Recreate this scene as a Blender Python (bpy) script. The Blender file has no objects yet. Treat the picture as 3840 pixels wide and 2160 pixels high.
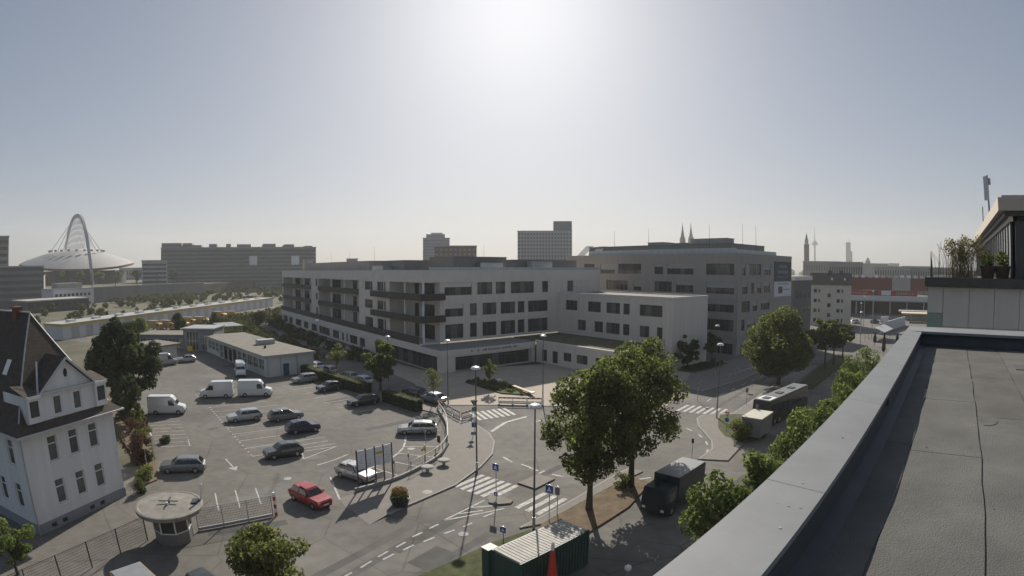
import bpy, math, random
import numpy as np
from mathutils import Vector
R = math.radians
sc = bpy.context.scene
col = sc.collection
rnd = random.Random(7)

# ------------------------------------------------------------------ camera
cam = bpy.data.cameras.new('camera'); cam_o = bpy.data.objects.new('camera', cam); col.objects.link(cam_o); sc.camera = cam_o
cam.type = 'PANO'; cam.panorama_type = 'FISHEYE_LENS_POLYNOMIAL'
cam.sensor_width = 36; cam.sensor_fit = 'HORIZONTAL'; cam.fisheye_fov = math.pi
cam.fisheye_polynomial_k0 = 0; cam.fisheye_polynomial_k1 = -(3840/36)/2054.0
cam.fisheye_polynomial_k2 = 0; cam.fisheye_polynomial_k3 = 0; cam.fisheye_polynomial_k4 = 0
cam.clip_start = 0.05; cam.clip_end = 30000
cam_o.location = (0, 0, 19); cam_o.rotation_euler = (math.pi/2 - .035, 0, 0)

# ------------------------------------------------------------------ sky, sun, exposure
SUN_EL, SUN_AZ = 29.6, 0.5          # azimuth clockwise from +Y
HAZE = 2.0e-4
w = bpy.data.worlds.new('World'); sc.world = w; w.use_nodes = True
wn = w.node_tree
sky = wn.nodes.new('ShaderNodeTexSky'); sky.sky_type = 'NISHITA'; sky.sun_disc = False
sky.sun_elevation = R(SUN_EL); sky.sun_rotation = R(SUN_AZ)
sky.altitude = 60; sky.air_density = 0.8; sky.dust_density = 2.2; sky.ozone_density = 6.0
gm = wn.nodes.new('ShaderNodeGamma'); gm.inputs[1].default_value = 0.52       # hazy, evenly bright sky
wn.links.new(sky.outputs[0], gm.inputs[0]); wn.links.new(gm.outputs[0], wn.nodes['Background'].inputs[0])
wn.nodes['Background'].inputs[1].default_value = 0.092
sl = bpy.data.lights.new('sun', 'SUN'); sl.energy = 3.5; sl.angle = R(.6); sl.color = (1, .93, .82)
so = bpy.data.objects.new('sun', sl); col.objects.link(so)
sd = Vector((math.sin(R(SUN_AZ))*math.cos(R(SUN_EL)), math.cos(R(SUN_AZ))*math.cos(R(SUN_EL)), math.sin(R(SUN_EL))))
so.rotation_euler = sd.to_track_quat('Z', 'Y').to_euler(); so.location = (0, 60, 90)
vs = sc.view_settings; vs.view_transform = 'Standard'; vs.look = 'None'; vs.gamma = 1; vs.exposure = 0.9; vs.use_curve_mapping = False
sc.cycles.max_bounces = 6; sc.cycles.volume_bounces = 1; sc.cycles.transparent_max_bounces = 8
sc.cycles.use_denoising = True
sc.cycles.caustics_reflective = False; sc.cycles.caustics_refractive = False
sc.cycles.sample_clamp_indirect = 4

# ------------------------------------------------------------------ materials
MATS = {}
def mat(name, c, rough=.8, var=.12, scale=1.5, c2=None, bump=0., bscale=30., metal=0., spec=.35, streak=False, coat=0.):
    if name in MATS: return MATS[name]
    m = bpy.data.materials.new(name); m.use_nodes = True; nt = m.node_tree; b = nt.nodes['Principled BSDF']
    tc = nt.nodes.new('ShaderNodeTexCoord'); mp = nt.nodes.new('ShaderNodeMapping')
    nt.links.new(tc.outputs['Object'], mp.inputs[0])
    if streak: mp.inputs['Scale'].default_value = (1.6, 1.6, .12)
    n = nt.nodes.new('ShaderNodeTexNoise'); n.inputs['Scale'].default_value = scale; n.inputs['Detail'].default_value = 6; n.inputs['Roughness'].default_value = .65
    nt.links.new(mp.outputs[0], n.inputs['Vector'])
    r = nt.nodes.new('ShaderNodeValToRGB'); nt.links.new(n.outputs['Fac'], r.inputs[0])
    c2 = c2 or tuple(min(1, v*(1+var)) for v in c); c1 = tuple(v*(1-var) for v in c)
    r.color_ramp.elements[0].position = .3; r.color_ramp.elements[1].position = .72
    r.color_ramp.elements[0].color = (*c1, 1); r.color_ramp.elements[1].color = (*c2, 1)
    nt.links.new(r.outputs[0], b.inputs['Base Color'])
    b.inputs['Roughness'].default_value = rough; b.inputs['Metallic'].default_value = metal
    b.inputs['Specular IOR Level'].default_value = spec; b.inputs['Coat Weight'].default_value = coat
    if bump:
        n2 = nt.nodes.new('ShaderNodeTexNoise'); n2.inputs['Scale'].default_value = bscale; n2.inputs['Detail'].default_value = 4
        nt.links.new(tc.outputs['Object'], n2.inputs['Vector'])
        bp = nt.nodes.new('ShaderNodeBump'); bp.inputs['Strength'].default_value = bump; bp.inputs['Distance'].default_value = .02
        nt.links.new(n2.outputs['Fac'], bp.inputs['Height']); nt.links.new(bp.outputs[0], b.inputs['Normal'])
    MATS[name] = m; return m

def asphalt(name, c, patch=.25, scale=.12):
    m = mat(name, c, rough=.92, var=.05, spec=.2)
    nt = m.node_tree; b = nt.nodes['Principled BSDF']
    for l in list(b.inputs['Base Color'].links): nt.links.remove(l)
    tc = nt.nodes.new('ShaderNodeTexCoord')
    def noise(s, det=5):
        n = nt.nodes.new('ShaderNodeTexNoise'); n.inputs['Scale'].default_value = s; n.inputs['Detail'].default_value = det
        nt.links.new(tc.outputs['Object'], n.inputs['Vector']); return n
    big, mid, fine = noise(scale), noise(.9, 8), noise(14, 3)
    def mixf(a, f, lo, hi):
        mr = nt.nodes.new('ShaderNodeMapRange'); mr.inputs[1].default_value = .3; mr.inputs[2].default_value = .7
        mr.inputs[3].default_value = lo; mr.inputs[4].default_value = hi; nt.links.new(f.outputs['Fac'], mr.inputs[0])
        mm = nt.nodes.new('ShaderNodeMath'); mm.operation = 'MULTIPLY'; nt.links.new(mr.outputs[0], mm.inputs[0])
        if a is None: mm.inputs[1].default_value = 1
        else: nt.links.new(a.outputs[0], mm.inputs[1])
        return mm
    f = mixf(None, big, 1-patch, 1+patch); f = mixf(f, mid, .86, 1.12); f = mixf(f, fine, .9, 1.1)
    # old repair patches and cracks
    vo = nt.nodes.new('ShaderNodeTexVoronoi'); vo.feature = 'DISTANCE_TO_EDGE'; vo.inputs['Scale'].default_value = .16
    wp = nt.nodes.new('ShaderNodeMix'); wp.data_type = 'VECTOR'; wp.inputs[0].default_value = .06
    nt.links.new(tc.outputs['Object'], wp.inputs[4]); nt.links.new(mid.outputs['Color'], wp.inputs[5]); nt.links.new(wp.outputs[1], vo.inputs['Vector'])
    cr = nt.nodes.new('ShaderNodeMapRange'); cr.inputs[1].default_value = 0; cr.inputs[2].default_value = .012; cr.inputs[3].default_value = .72; cr.inputs[4].default_value = 1
    nt.links.new(vo.outputs['Distance'], cr.inputs[0])
    mm = nt.nodes.new('ShaderNodeMath'); mm.operation = 'MULTIPLY'; nt.links.new(cr.outputs[0], mm.inputs[0]); nt.links.new(f.outputs[0], mm.inputs[1])
    vm = nt.nodes.new('ShaderNodeVectorMath'); vm.operation = 'SCALE'; vm.inputs[0].default_value = c; nt.links.new(mm.outputs[0], vm.inputs['Scale'])
    nt.links.new(vm.outputs[0], b.inputs['Base Color'])
    return m

def foliage(name, c, c2, trans=.35):
    if name in MATS: return MATS[name]
    m = bpy.data.materials.new(name); m.use_nodes = True; nt = m.node_tree; nt.nodes.remove(nt.nodes['Principled BSDF'])
    out = nt.nodes['Material Output']; g = nt.nodes.new('ShaderNodeNewGeometry')
    r = nt.nodes.new('ShaderNodeValToRGB'); r.color_ramp.elements[0].color = (*c, 1); r.color_ramp.elements[1].color = (*c2, 1)
    nt.links.new(g.outputs['Random Per Island'], r.inputs[0])
    d = nt.nodes.new('ShaderNodeBsdfDiffuse'); t = nt.nodes.new('ShaderNodeBsdfTranslucent'); mx = nt.nodes.new('ShaderNodeMixShader'); mx.inputs[0].default_value = trans
    br = nt.nodes.new('ShaderNodeMixRGB'); br.blend_type = 'MULTIPLY'; br.inputs[0].default_value = 1; br.inputs[2].default_value = (1.55, 1.65, .95, 1)
    nt.links.new(r.outputs[0], d.inputs[0]); nt.links.new(r.outputs[0], br.inputs[1]); nt.links.new(br.outputs[0], t.inputs[0])
    nt.links.new(d.outputs[0], mx.inputs[1]); nt.links.new(t.outputs[0], mx.inputs[2]); nt.links.new(mx.outputs[0], out.inputs[0])
    MATS[name] = m; return m

def rows_mat(name, c, axis, freq, rough=.85, depth=.5, var=.15):
    """tile courses / corrugation: fine relief bands along one object axis"""
    m = mat(name, c, rough, var, 2.2); nt = m.node_tree; b = nt.nodes['Principled BSDF']
    tc = nt.nodes.new('ShaderNodeTexCoord'); wv = nt.nodes.new('ShaderNodeTexWave'); wv.wave_type = 'BANDS'; wv.bands_direction = axis; wv.wave_profile = 'SAW'
    wv.inputs['Scale'].default_value = freq; wv.inputs['Distortion'].default_value = .15
    nt.links.new(tc.outputs['Object'], wv.inputs['Vector'])
    bp = nt.nodes.new('ShaderNodeBump'); bp.inputs['Strength'].default_value = depth; bp.inputs['Distance'].default_value = .05
    nt.links.new(wv.outputs['Fac'], bp.inputs['Height']); nt.links.new(bp.outputs[0], b.inputs['Normal'])
    return m

GLASS = mat('window_glass', (.042, .047, .047), .08, .5, .35, spec=.55)
GLASS3 = mat('window_glass_curtain', (.12, .122, .115), .1, .5, .6, spec=.5)
GLASS2 = mat('window_glass_soft', (.05, .054, .053), .15, .5, .3, spec=.4)
FRAME = mat('window_frame_grey', (.17, .165, .16), .5, .08)
WHITE = mat('white_paint', (.74, .74, .72), .6, .06)
WFRAME = mat('white_window_frame', (.7, .7, .69), .5, .05)
PLASTER = mat('light_plaster', (.66, .60, .535), .9, .09, .8, streak=True, bump=.15, bscale=60)
PLASTER2 = mat('taupe_plaster', (.35, .318, .292), .9, .1, .8, streak=True, bump=.15, bscale=60)
FASCIA = mat('light_fascia', (.66, .61, .555), .8, .06, .4)
DARKRAIL = mat('dark_bronze_railing', (.06, .052, .046), .6, .15)
CONC = mat('concrete', (.36, .35, .33), .9, .15, .8, bump=.2)
METAL = mat('galvanised_metal', (.42, .43, .44), .45, .1, metal=.6)
DMETAL = mat('dark_metal', (.05, .055, .06), .5, .1)
GRAVEL = mat('roof_gravel', (.23, .22, .2), .95, .25, 2, bump=.4, bscale=40)
SEDUM = mat('sedum_green_roof', (.09, .095, .05), 1, .4, 1.2, c2=(.17, .15, .085), bump=.6, bscale=15)
PAINT = mat('road_marking_white', (.42, .41, .385), .8, .45, 2.2, c2=(.62, .61, .58))
RUBBER = mat('tyre_rubber', (.02, .02, .02), .8, .1)
RIM = mat('wheel_rim', (.4, .4, .42), .35, .1, metal=.8)
CARGLASS = mat('car_glass', (.018, .02, .022), .04, .2, spec=.6)
LAMPW = mat('lamp_lens_clear', (.7, .7, .68), .2, .05, spec=.6)
LAMPR = mat('lamp_lens_red', (.35, .02, .015), .25, .1, spec=.6)
PLATE = mat('number_plate', (.65, .65, .63), .5, .03)
BLACKPL = mat('black_plastic', (.025, .025, .027), .6, .1)
RED = mat('red_paint', (.5, .05, .035), .5, .1)
BLUE = mat('sign_blue', (.03, .1, .36), .5, .05)
YELLOW = mat('post_yellow', (.62, .40, .03), .55, .08)
BARK = mat('bark', (.085, .065, .048), .95, .3, 5, bump=.8, bscale=18)
GREENBOX = mat('dark_green_steel', (.03, .068, .063), .55, .15)

# ------------------------------------------------------------------ mesh helpers
class MB:
    def __init__(s): s.v = []; s.f = []
    def quad(s, a, b, c, d): i = len(s.v); s.v += [tuple(a), tuple(b), tuple(c), tuple(d)]; s.f.append((i, i+1, i+2, i+3)); return s
    def poly(s, pts): i = len(s.v); s.v += [tuple(p) for p in pts]; s.f.append(tuple(range(i, i+len(pts)))); return s
    def box(s, x0, x1, y0, y1, z0, z1):
        if x0 > x1: x0, x1 = x1, x0
        if y0 > y1: y0, y1 = y1, y0
        i = len(s.v); s.v += [(x0, y0, z0), (x1, y0, z0), (x1, y1, z0), (x0, y1, z0), (x0, y0, z1), (x1, y0, z1), (x1, y1, z1), (x0, y1, z1)]
        s.f += [tuple(i+k for k in f) for f in ((0, 3, 2, 1), (4, 5, 6, 7), (0, 1, 5, 4), (1, 2, 6, 5), (2, 3, 7, 6), (3, 0, 4, 7))]; return s
    def bar(s, p, q, wd, ht, up=(0, 0, 1)):
        p, q = Vector(p), Vector(q); d = (q-p).normalized(); up = Vector(up)
        sd_ = d.cross(up)
        if sd_.length < 1e-4: sd_ = d.cross(Vector((1, 0, 0)))
        sd_.normalize(); u = sd_.cross(d).normalized(); i = len(s.v)
        for e in (p, q):
            for a, b in ((-1, -1), (1, -1), (1, 1), (-1, 1)): s.v.append(tuple(e+sd_*(a*wd/2)+u*(b*ht/2)))
        s.f += [tuple(i+k for k in f) for f in ((0, 1, 2, 3), (7, 6, 5, 4), (0, 4, 5, 1), (1, 5, 6, 2), (2, 6, 7, 3), (3, 7, 4, 0))]; return s
    def prism(s, pts, z0, z1):
        n = len(pts); i = len(s.v); ar = sum(pts[k][0]*pts[(k+1) % n][1]-pts[(k+1) % n][0]*pts[k][1] for k in range(n))
        if ar < 0: pts = pts[::-1]
        s.v += [(x, y, z0) for x, y in pts]+[(x, y, z1) for x, y in pts]
        s.f.append(tuple(range(i+n-1, i-1, -1))); s.f.append(tuple(range(i+n, i+2*n)))
        s.f += [(i+k, i+(k+1) % n, i+n+(k+1) % n, i+n+k) for k in range(n)]; return s
    def sheet(s, pts, z):
        n = len(pts); ar = sum(pts[k][0]*pts[(k+1) % n][1]-pts[(k+1) % n][0]*pts[k][1] for k in range(n))
        if ar < 0: pts = pts[::-1]
        return s.poly([(x, y, z) for x, y in pts])
    def cyl(s, p, q, r0, r1=None, n=10, cap=True):
        r1 = r0 if r1 is None else r1; p, q = Vector(p), Vector(q); d = (q-p).normalized()
        a = d.cross(Vector((0, 0, 1)))
        if a.length < 1e-3: a = Vector((1, 0, 0))
        a.normalize(); b = d.cross(a); i = len(s.v)
        for e, r in ((p, r0), (q, r1)):
            for k in range(n): t = 2*math.pi*k/n; s.v.append(tuple(e+(a*math.cos(t)+b*math.sin(t))*r))
        s.f += [(i+k, i+(k+1) % n, i+n+(k+1) % n, i+n+k) for k in range(n)]
        if cap: s.f.append(tuple(range(i+n-1, i-1, -1))); s.f.append(tuple(range(i+n, i+2*n)))
        return s
    def lathe(s, prof, n=16, c=(0, 0)):
        i = len(s.v)
        for r, z in prof:
            for k in range(n): t = 2*math.pi*k/n; s.v.append((c[0]+r*math.cos(t), c[1]+r*math.sin(t), z))
        for j in range(len(prof)-1):
            for k in range(n): s.f.append((i+j*n+k, i+j*n+(k+1) % n, i+(j+1)*n+(k+1) % n, i+(j+1)*n+k))
        s.f.append(tuple(range(i+n-1, i-1, -1))); m_ = i+(len(prof)-1)*n; s.f.append(tuple(range(m_, m_+n))); return s
    def mesh(s, name, m, smooth=False):
        me = bpy.data.meshes.new(name); me.from_pydata(s.v, [], s.f); me.materials.append(m)
        if smooth: me.polygons.foreach_set('use_smooth', [True]*len(me.polygons))
        me.update(); return me
    def build(s, name, m, parent=None, smooth=False):
        return obj(name, s.mesh(name, m, smooth), parent)

def obj(name, me, parent=None):
    o = bpy.data.objects.new(name, me); col.objects.link(o); o.parent = parent; return o
def tag(o, label=None, cat=None, group=None, kind=None):
    if label: o['label'] = label
    if cat: o['category'] = cat
    if group: o['group'] = group
    if kind: o['kind'] = kind
    return o
def T(name, label, cat, loc=(0, 0, 0), rz=0., group=None):
    o = bpy.data.objects.new(name, None); col.objects.link(o); o.empty_display_size = .3
    o.location = loc if len(loc) == 3 else (*loc, 0); o.rotation_euler = (0, 0, rz); return tag(o, label, cat, group)
def struct(name, mb, m, parent=None):
    o = mb.build(name, m, parent)
    if parent is None: o['kind'] = 'structure'
    return o
KIDS = {}
def dup(root, loc, rz=0., label=None, group=None, paint=None, scale=None):
    def cp(o, p):
        c = o.copy(); col.objects.link(c); c.parent = p
        if paint and o.name.split('.')[0] in paint and o.type == 'MESH':
            c.material_slots[0].link = 'OBJECT'; c.material_slots[0].material = paint[o.name.split('.')[0]]
        return c
    r = cp(root, None); r.location = loc if len(loc) == 3 else (*loc, 0); r.rotation_euler = (0, 0, rz)
    if scale: r.scale = scale if not isinstance(scale, (int, float)) else (scale,)*3
    if label: r['label'] = label
    if group: r['group'] = group
    for ch in root.children:
        c = cp(ch, r)
        for g in ch.children: cp(g, c)
    return r
def azr(a): return R(90-a)                 # compass azimuth of local +X -> rotation
def strip(p, q, wd):
    d = Vector((q[0]-p[0], q[1]-p[1])).normalized(); n = Vector((-d.y, d.x))*wd/2
    return [(p[0]+n.x, p[1]+n.y), (q[0]+n.x, q[1]+n.y), (q[0]-n.x, q[1]-n.y), (p[0]-n.x, p[1]-n.y)]

# ================================================================== ground, streets, pavements
EARTH = mat('earth_and_dry_grass', (.085, .085, .05), 1, .35, .05, c2=(.16, .145, .10), bump=.4, bscale=3)
ASPH = asphalt('road_asphalt', (.158, .149, .134))
LOT = asphalt('car_park_asphalt', (.152, .142, .126), .22, .09)
PAVE = mat('concrete_paving', (.20, .185, .165), .9, .12, 1.2, bump=.3)
BEIGE = mat('beige_plaza_paving', (.36, .305, .245), .9, .1, .5)
KERB = mat('kerb_stone', (.30, .29, .27), .9, .15, 2)
GRASS = mat('lawn', (.055, .075, .025), 1, .35, 1.5, c2=(.11, .11, .045), bump=.8, bscale=25)
DRY = mat('dry_trodden_grass', (.13, .095, .055), 1, .3, .9, c2=(.21, .155, .10), bump=.7, bscale=20)
struct('ground', MB().sheet([(-9000, -3000), (9000, -3000), (9000, 12000), (-9000, 12000)], -.06), EARTH)
road = struct('road', MB().sheet([(-20, 24), (-6, 12), (30, 12), (170, 150), (150, 200), (60, 140), (31, 100), (-4, 100), (-60, 160), (-120, 250), (-135, 245), (-45, 112), (-16, 70), (-8, 60), (-9, 42), (-19, 34)], 0), ASPH)
struct('forecourt', MB().sheet([(-42, 8), (-4, 8), (-6, 30), (-9, 41), (-10, 48), (-30, 45), (-42, 40)], -.01), LOT)
lot = struct('car_park', MB().sheet([(-19, 20), (-13.6, 41.8), (-10.6, 45.6), (-8.7, 49.3), (-7.4, 52.6), (-7, 56), (-7.1, 58), (-8.3, 65.5), (-12, 71), (-18, 77), (-43, 92), (-80, 130), (-98, 120), (-84, 92), (-60, 70), (-45, 52), (-33, 37), (-34, 24), (-32, 14)], .004), LOT)

def pavement(name, pts, m=PAVE, h=.12, kerb=None):
    o = struct(name, MB().prism(pts, -.02, h), m)
    if kerb:
        mb = MB(); q = [(x, y) for x, y in kerb]
        for a, b in zip(q[:-1], q[1:]):
            L = math.dist(a, b); n = max(1, round(L/1.0))
            for i in range(n):
                t0, t1 = i/n+.006/L, (i+1)/n-.006/L
                A = (a[0]+(b[0]-a[0])*t0, a[1]+(b[1]-a[1])*t0); B = (a[0]+(b[0]-a[0])*t1, a[1]+(b[1]-a[1])*t1)
                mb.bar((A[0], A[1], h/2), (B[0], B[1], h/2), .18, h+.014)
        k = mb.build('kerb', KERB, o)
    return o
ko = [(-9.6, 38.6), (-8.4, 40.6), (-5.0, 45.3), (-3.1, 49.9), (-2.05, 53.8), (-1.95, 57.9), (-2.7, 61.2), (-4.3, 64.4), (-6.0, 66.6), (-9.6, 71.4), (-16, 77.5)]
lp = pavement('pavement', ko+[(-18.2, 76.4), (-12.4, 71.6), (-9.6, 69.2), (-8.1, 65.3), (-6.9, 57.4), (-6.8, 56.1), (-7.2, 52.6), (-8.5, 49.3), (-10.4, 45.9), (-12.9, 42.7)], kerb=ko)
MB().quad((-12.9, 42.7, .119), (-9.6, 38.6, .119), (-10.7, 36.7, -.005), (-14.6, 41.1, -.005)).build('ramp', PAVE, lp)
kr = [(24.9, 66.6), (23.6, 65.2), (22.6, 61.6), (22.35, 58.2), (22.1, 55.6), (21.2, 53), (18.7, 50.3)]
pavement('pavement', kr+[(21.5, 49.2), (25.5, 54.2), (27.2, 59.5), (29.5, 66.2), (27, 67)], kerb=kr)
# beige plaza in front of the long building
pavement('plaza', [(-9, 74.4), (-1.8, 74.8), (3.9, 74.2), (12, 73.2), (21.5, 72.2), (27.2, 83), (33, 96), (34, 101), (20, 112), (-8, 103), (-13.4, 97), (-24, 108), (-30, 114), (-50, 143), (-75, 178), (-80, 174), (-50, 132), (-24, 100), (-16, 88), (-14, 79)], BEIGE, .06,
         kerb=[(-14, 79), (-9, 74.4), (-1.8, 74.8), (3.9, 74.2), (12, 73.2), (21.5, 72.2)])
pavement('pavement', [(27.4, 82.8), (29.4, 80.2), (39.4, 87.4), (60, 108), (90, 138), (86, 142), (60, 118), (44, 106), (34, 101), (33, 96)], PAVE, .12, kerb=[(29.4, 80.2), (39.4, 87.4), (60, 108), (90, 138)])
kt = [(2.2, 37.6), (5.4, 41.2), (9.2, 45.2), (11.2, 47.4)]
pavement('pavement', [(.6, 37.0), (5.2, 42.2), (8.6, 46.3), (11.2, 49.0), (12.3, 47.9), (9.2, 45.2), (5.4, 41.2), (2.2, 37.6)], PAVE, .10, kerb=[(.6, 37.0), (5.2, 42.2), (8.6, 46.3), (11.2, 49.0)])
pavement('pavement', [(29.0, 66.2), (37.5, 75.5), (47, 86), (60, 98), (61.5, 96.5), (48.5, 83.5), (39.5, 74), (31, 65)], PAVE, .10, kerb=[(29.0, 66.2), (37.5, 75.5), (47, 86), (60, 98)])
struct('grass_verge', MB().prism([(2.2, 37.5), (5.4, 41.1), (9.2, 45.1), (10.9, 46.6), (12.3, 45.0), (9.4, 40.2), (5.2, 35.6), (4.2, 33.2), (1.5, 35.5)], -.02, .13), DRY)
struct('grass_verge', MB().prism([(-1.4, 34.6), (1.3, 36.6), (4.0, 33.0), (4.6, 31.8), (1.0, 26.2), (-4.8, 25.2), (-6.0, 29.6)], -.02, .12), GRASS)
struct('grass_verge', MB().prism([(24.3, 57.2), (24.7, 60.4), (25.9, 63.6), (27.2, 66.0), (29.2, 66.0), (31.5, 64.8), (29.4, 59.6), (27.8, 55.6), (25.4, 54.6)], -.02, .15), GRASS)
struct('grass_verge', MB().prism([(49, 82.8), (61, 95.6), (75, 109), (77, 106.5), (60, 89), (48.5, 77.5), (45.5, 79)], -.02, .14), GRASS)
struct('grass_verge', MB().prism([(-38, 43.6), (-33, 37.4), (-32.4, 40), (-36, 45), (-47.5, 58.2), (-58, 68), (-62, 64)], -.02, .13), DRY)
# planted island on the plaza with timber edge
pi_ = [(-7.8, 89.8), (-6.1, 91.9), (-1.8, 89.1), (3.1, 80.1), (-1.6, 81.5), (-4.0, 84.6)]
struct('planting_bed', MB().prism(pi_, 0, .22), GRASS)
pl2 = struct('planting_bed', MB().prism([(31, 98), (33.5, 95.2), (37, 97.5), (43.5, 103.5), (40.5, 106.5)], -.02, .2), GRASS)

# roundabout island
isl = struct('roundabout_island', MB().lathe([(4.4, -.02), (4.4, .12), (4.2, .16), (1.5, .4), (.01, .45)], 32, (10.2, 57.5)), GRASS)
# traffic islands
def island(pts):
    o = struct('traffic_island', MB().prism(pts, -.02, .13), PAVE); return o
island([(-2.0, 42.6), (-1.9, 41.6), (-1.2, 41.2), (-.1, 41.45), (.1, 42.0), (-1.8, 43.6)])
island([(.5, 45.9), (2.0, 44.5), (3.9, 46.8), (2.4, 48.0)])

# ---- painted markings
ZM = .012
def mark(parent, name, pts, z=ZM): return MB().sheet(pts, z).build(name, PAINT, parent)
for i in range(6):                       # zebra towards the car park
    a = Vector((-5.0+i*.62, 45.0-i*.5)); mark(road, 'zebra_stripe', strip(a, a+Vector((2.35, 3.0)), .46))
for i in range(4):
    a = Vector((.35+i*.8, 40.7-i*.62)); mark(road, 'zebra_stripe', strip(a, a+Vector((2.5, 3.0)), .48))
for i in range(7):
    a = Vector((-5.5+i*.72, 70.6+i*.42)); mark(road, 'zebra_stripe', strip(a, a+Vector((1.55, -3.6)), .46))
for i in range(7):
    a = Vector((22.2+i*.76, 69.6-i*.56)); mark(road, 'zebra_stripe', strip(a, a+Vector((2.6, 2.9)), .46))
for p, q in (((-9.7, 30.4), (-9.2, 31.4)), ((-8.9, 32.0), (-8.4, 32.9)), ((-8.5, 31.7), (-7.9, 32.6)), ((-7.95, 33.55), (-7.45, 34.4)), ((-7.4, 33.2), (-6.8, 34.05)),
             ((-7.1, 35.25), (-6.5, 36.05)), ((-6.2, 34.6), (-5.5, 35.35)), ((-6.1, 36.7), (-5.5, 37.5)), ((-4.9, 36.0), (-4.2, 36.65)), ((-3.6, 37.2), (-3.0, 37.9)), ((-10.6, 28.8), (-10.1, 29.7)), ((-5.6, 30.0), (-5.2, 30.6)), ((-2.2, 39.0), (-1.4, 39.8))):
    mark(road, 'lane_dash', strip(p, q, .16))
for p, q in (((-5.2, 38.2), (-2.3, 42.2)), ((-3.3, 40.7), (-1.6, 41.1)), ((-5.2, 38.2), (-.6, 40.6)), ((-4.1, 39.5), (-2.3, 40.2))): mark(road, 'chevron_line', strip(p, q, .17))
for k in range(26):                      # ring of dashes round the roundabout mouth
    t = 2*math.pi*k/26
    if k in (10, 11, 12, 13, 14, 15): continue
    t2 = t+.1; r_ = 11.4
    mark(road, 'ring_dash', strip((10.2+r_*math.cos(t), 57.5+r_*math.sin(t)), (10.2+r_*math.cos(t2), 57.5+r_*math.sin(t2)), .22))
for (p, q) in (((-2.4, 62.0), (-1.6, 64.1)), ((-1.6, 64.1), (-.7, 66.1)), ((-.7, 66.1), (.05, 66.9)), ((.05, 66.9), (1.9, 68.7)), ((21.3, 52.4), (19.4, 50.6))): mark(road, 'give_way_line', strip(p, q, .42))
for i in range(9):
    a = Vector((28.1+i*3.25, 74.0+i*3.1)); mark(road, 'lane_dash', strip(a, a+Vector((1.35, 1.6)), .17))
for p, q in (((26.5, 67.2), (29.3, 66.9)), ((2.5, 48.4), (3.1, 49.1)), ((-.9, 53.1), (0, 51.6)), ((.9, 51.0), (2.0, 49.8))): mark(road, 'lane_dash', strip(p, q, .22))
# car park bays
ZL = .016
def bay(p, q, wd=.11): return mark(lot, 'bay_line', strip(p, q, wd), ZL)
u = Vector((-.66, -.75))*1.0
for i in range(9):                       # bays along the house hedge
    a = Vector((-43.2, 60.0))+Vector((1.02, -1.18))*i*1.0
    bay(a, a+Vector((-3.6, -2.1)))
bay((-36.7, 52.4), (-35.1, 50.2))
for i in range(9):                       # middle double row
    a = Vector((-42.2, 66.6))+Vector((15.6, -17.2))*i/8
    bay(a, a+Vector((3.4, 3.05))); bay(a+Vector((3.6, 3.2)), a+Vector((7.2, 6.2)))
for i in range(40):
    a = Vector((-42.2, 66.6))+Vector((15.6, -17.2))*i/39
    if i % 2 == 0: mark(lot, 'bay_dot', strip(a, a+Vector((.2, -.22)), .2), ZL)
for p, q in (((-22.0, 52.2), (-18.9, 54.7)), ((-21.0, 50.0), (-18.9, 54.7)), ((-22.0, 52.2), (-21.0, 50.0)), ((-22.8, 54.4), (-20.5, 56.4))): bay(p, q, .13)
for p, q in (((-11.9, 58.1), (-8.0, 59.1)), ((-11.6, 55.7), (-7.9, 56.2)), ((-11.8, 53.5), (-7.6, 52.7)), ((-12.4, 51.2), (-8.8, 49.7)), ((-13.0, 48.8), (-9.9, 46.8)), ((-12.2, 61.0), (-8.4, 62.2))): bay(p, q, .13)
arc = [(-12.7, 61.5), (-12.1, 59.5), (-11.75, 57.2), (-11.6, 55.2), (-11.8, 53.5), (-12.2, 51.7), (-13.0, 49.7), (-14.2, 48.0)]
for a, b in zip(arc[:-1], arc[1:]): bay(a, (Vector(a)*.12+Vector(b)*.88), .2)
for i in range(8):                       # bays along the hedge
    a = Vector((-37.5, 88.6))+Vector((2.75, -2.42))*i; bay(a, a+Vector((-3.0, -3.3)))
for p, q in (((-16.7, 45.8), (-14.3, 41.0)), ((-17.8, 50.4), (-16.9, 52.4)), ((-17.8, 50.4), (-19.0, 48.6))): bay(p, q, .16)
bay((-29.0, 47.8), (-26.9, 45.7), .15); mark(lot, 'arrow_head', [(-26.3, 45.1), (-27.4, 45.4), (-26.7, 46.2)], ZL)
for i in range(5): bay((-20.5-i*1.4, 38.5-i*1.2), (-22.5-i*1.5, 41.6-i*1.1), .13)
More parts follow.
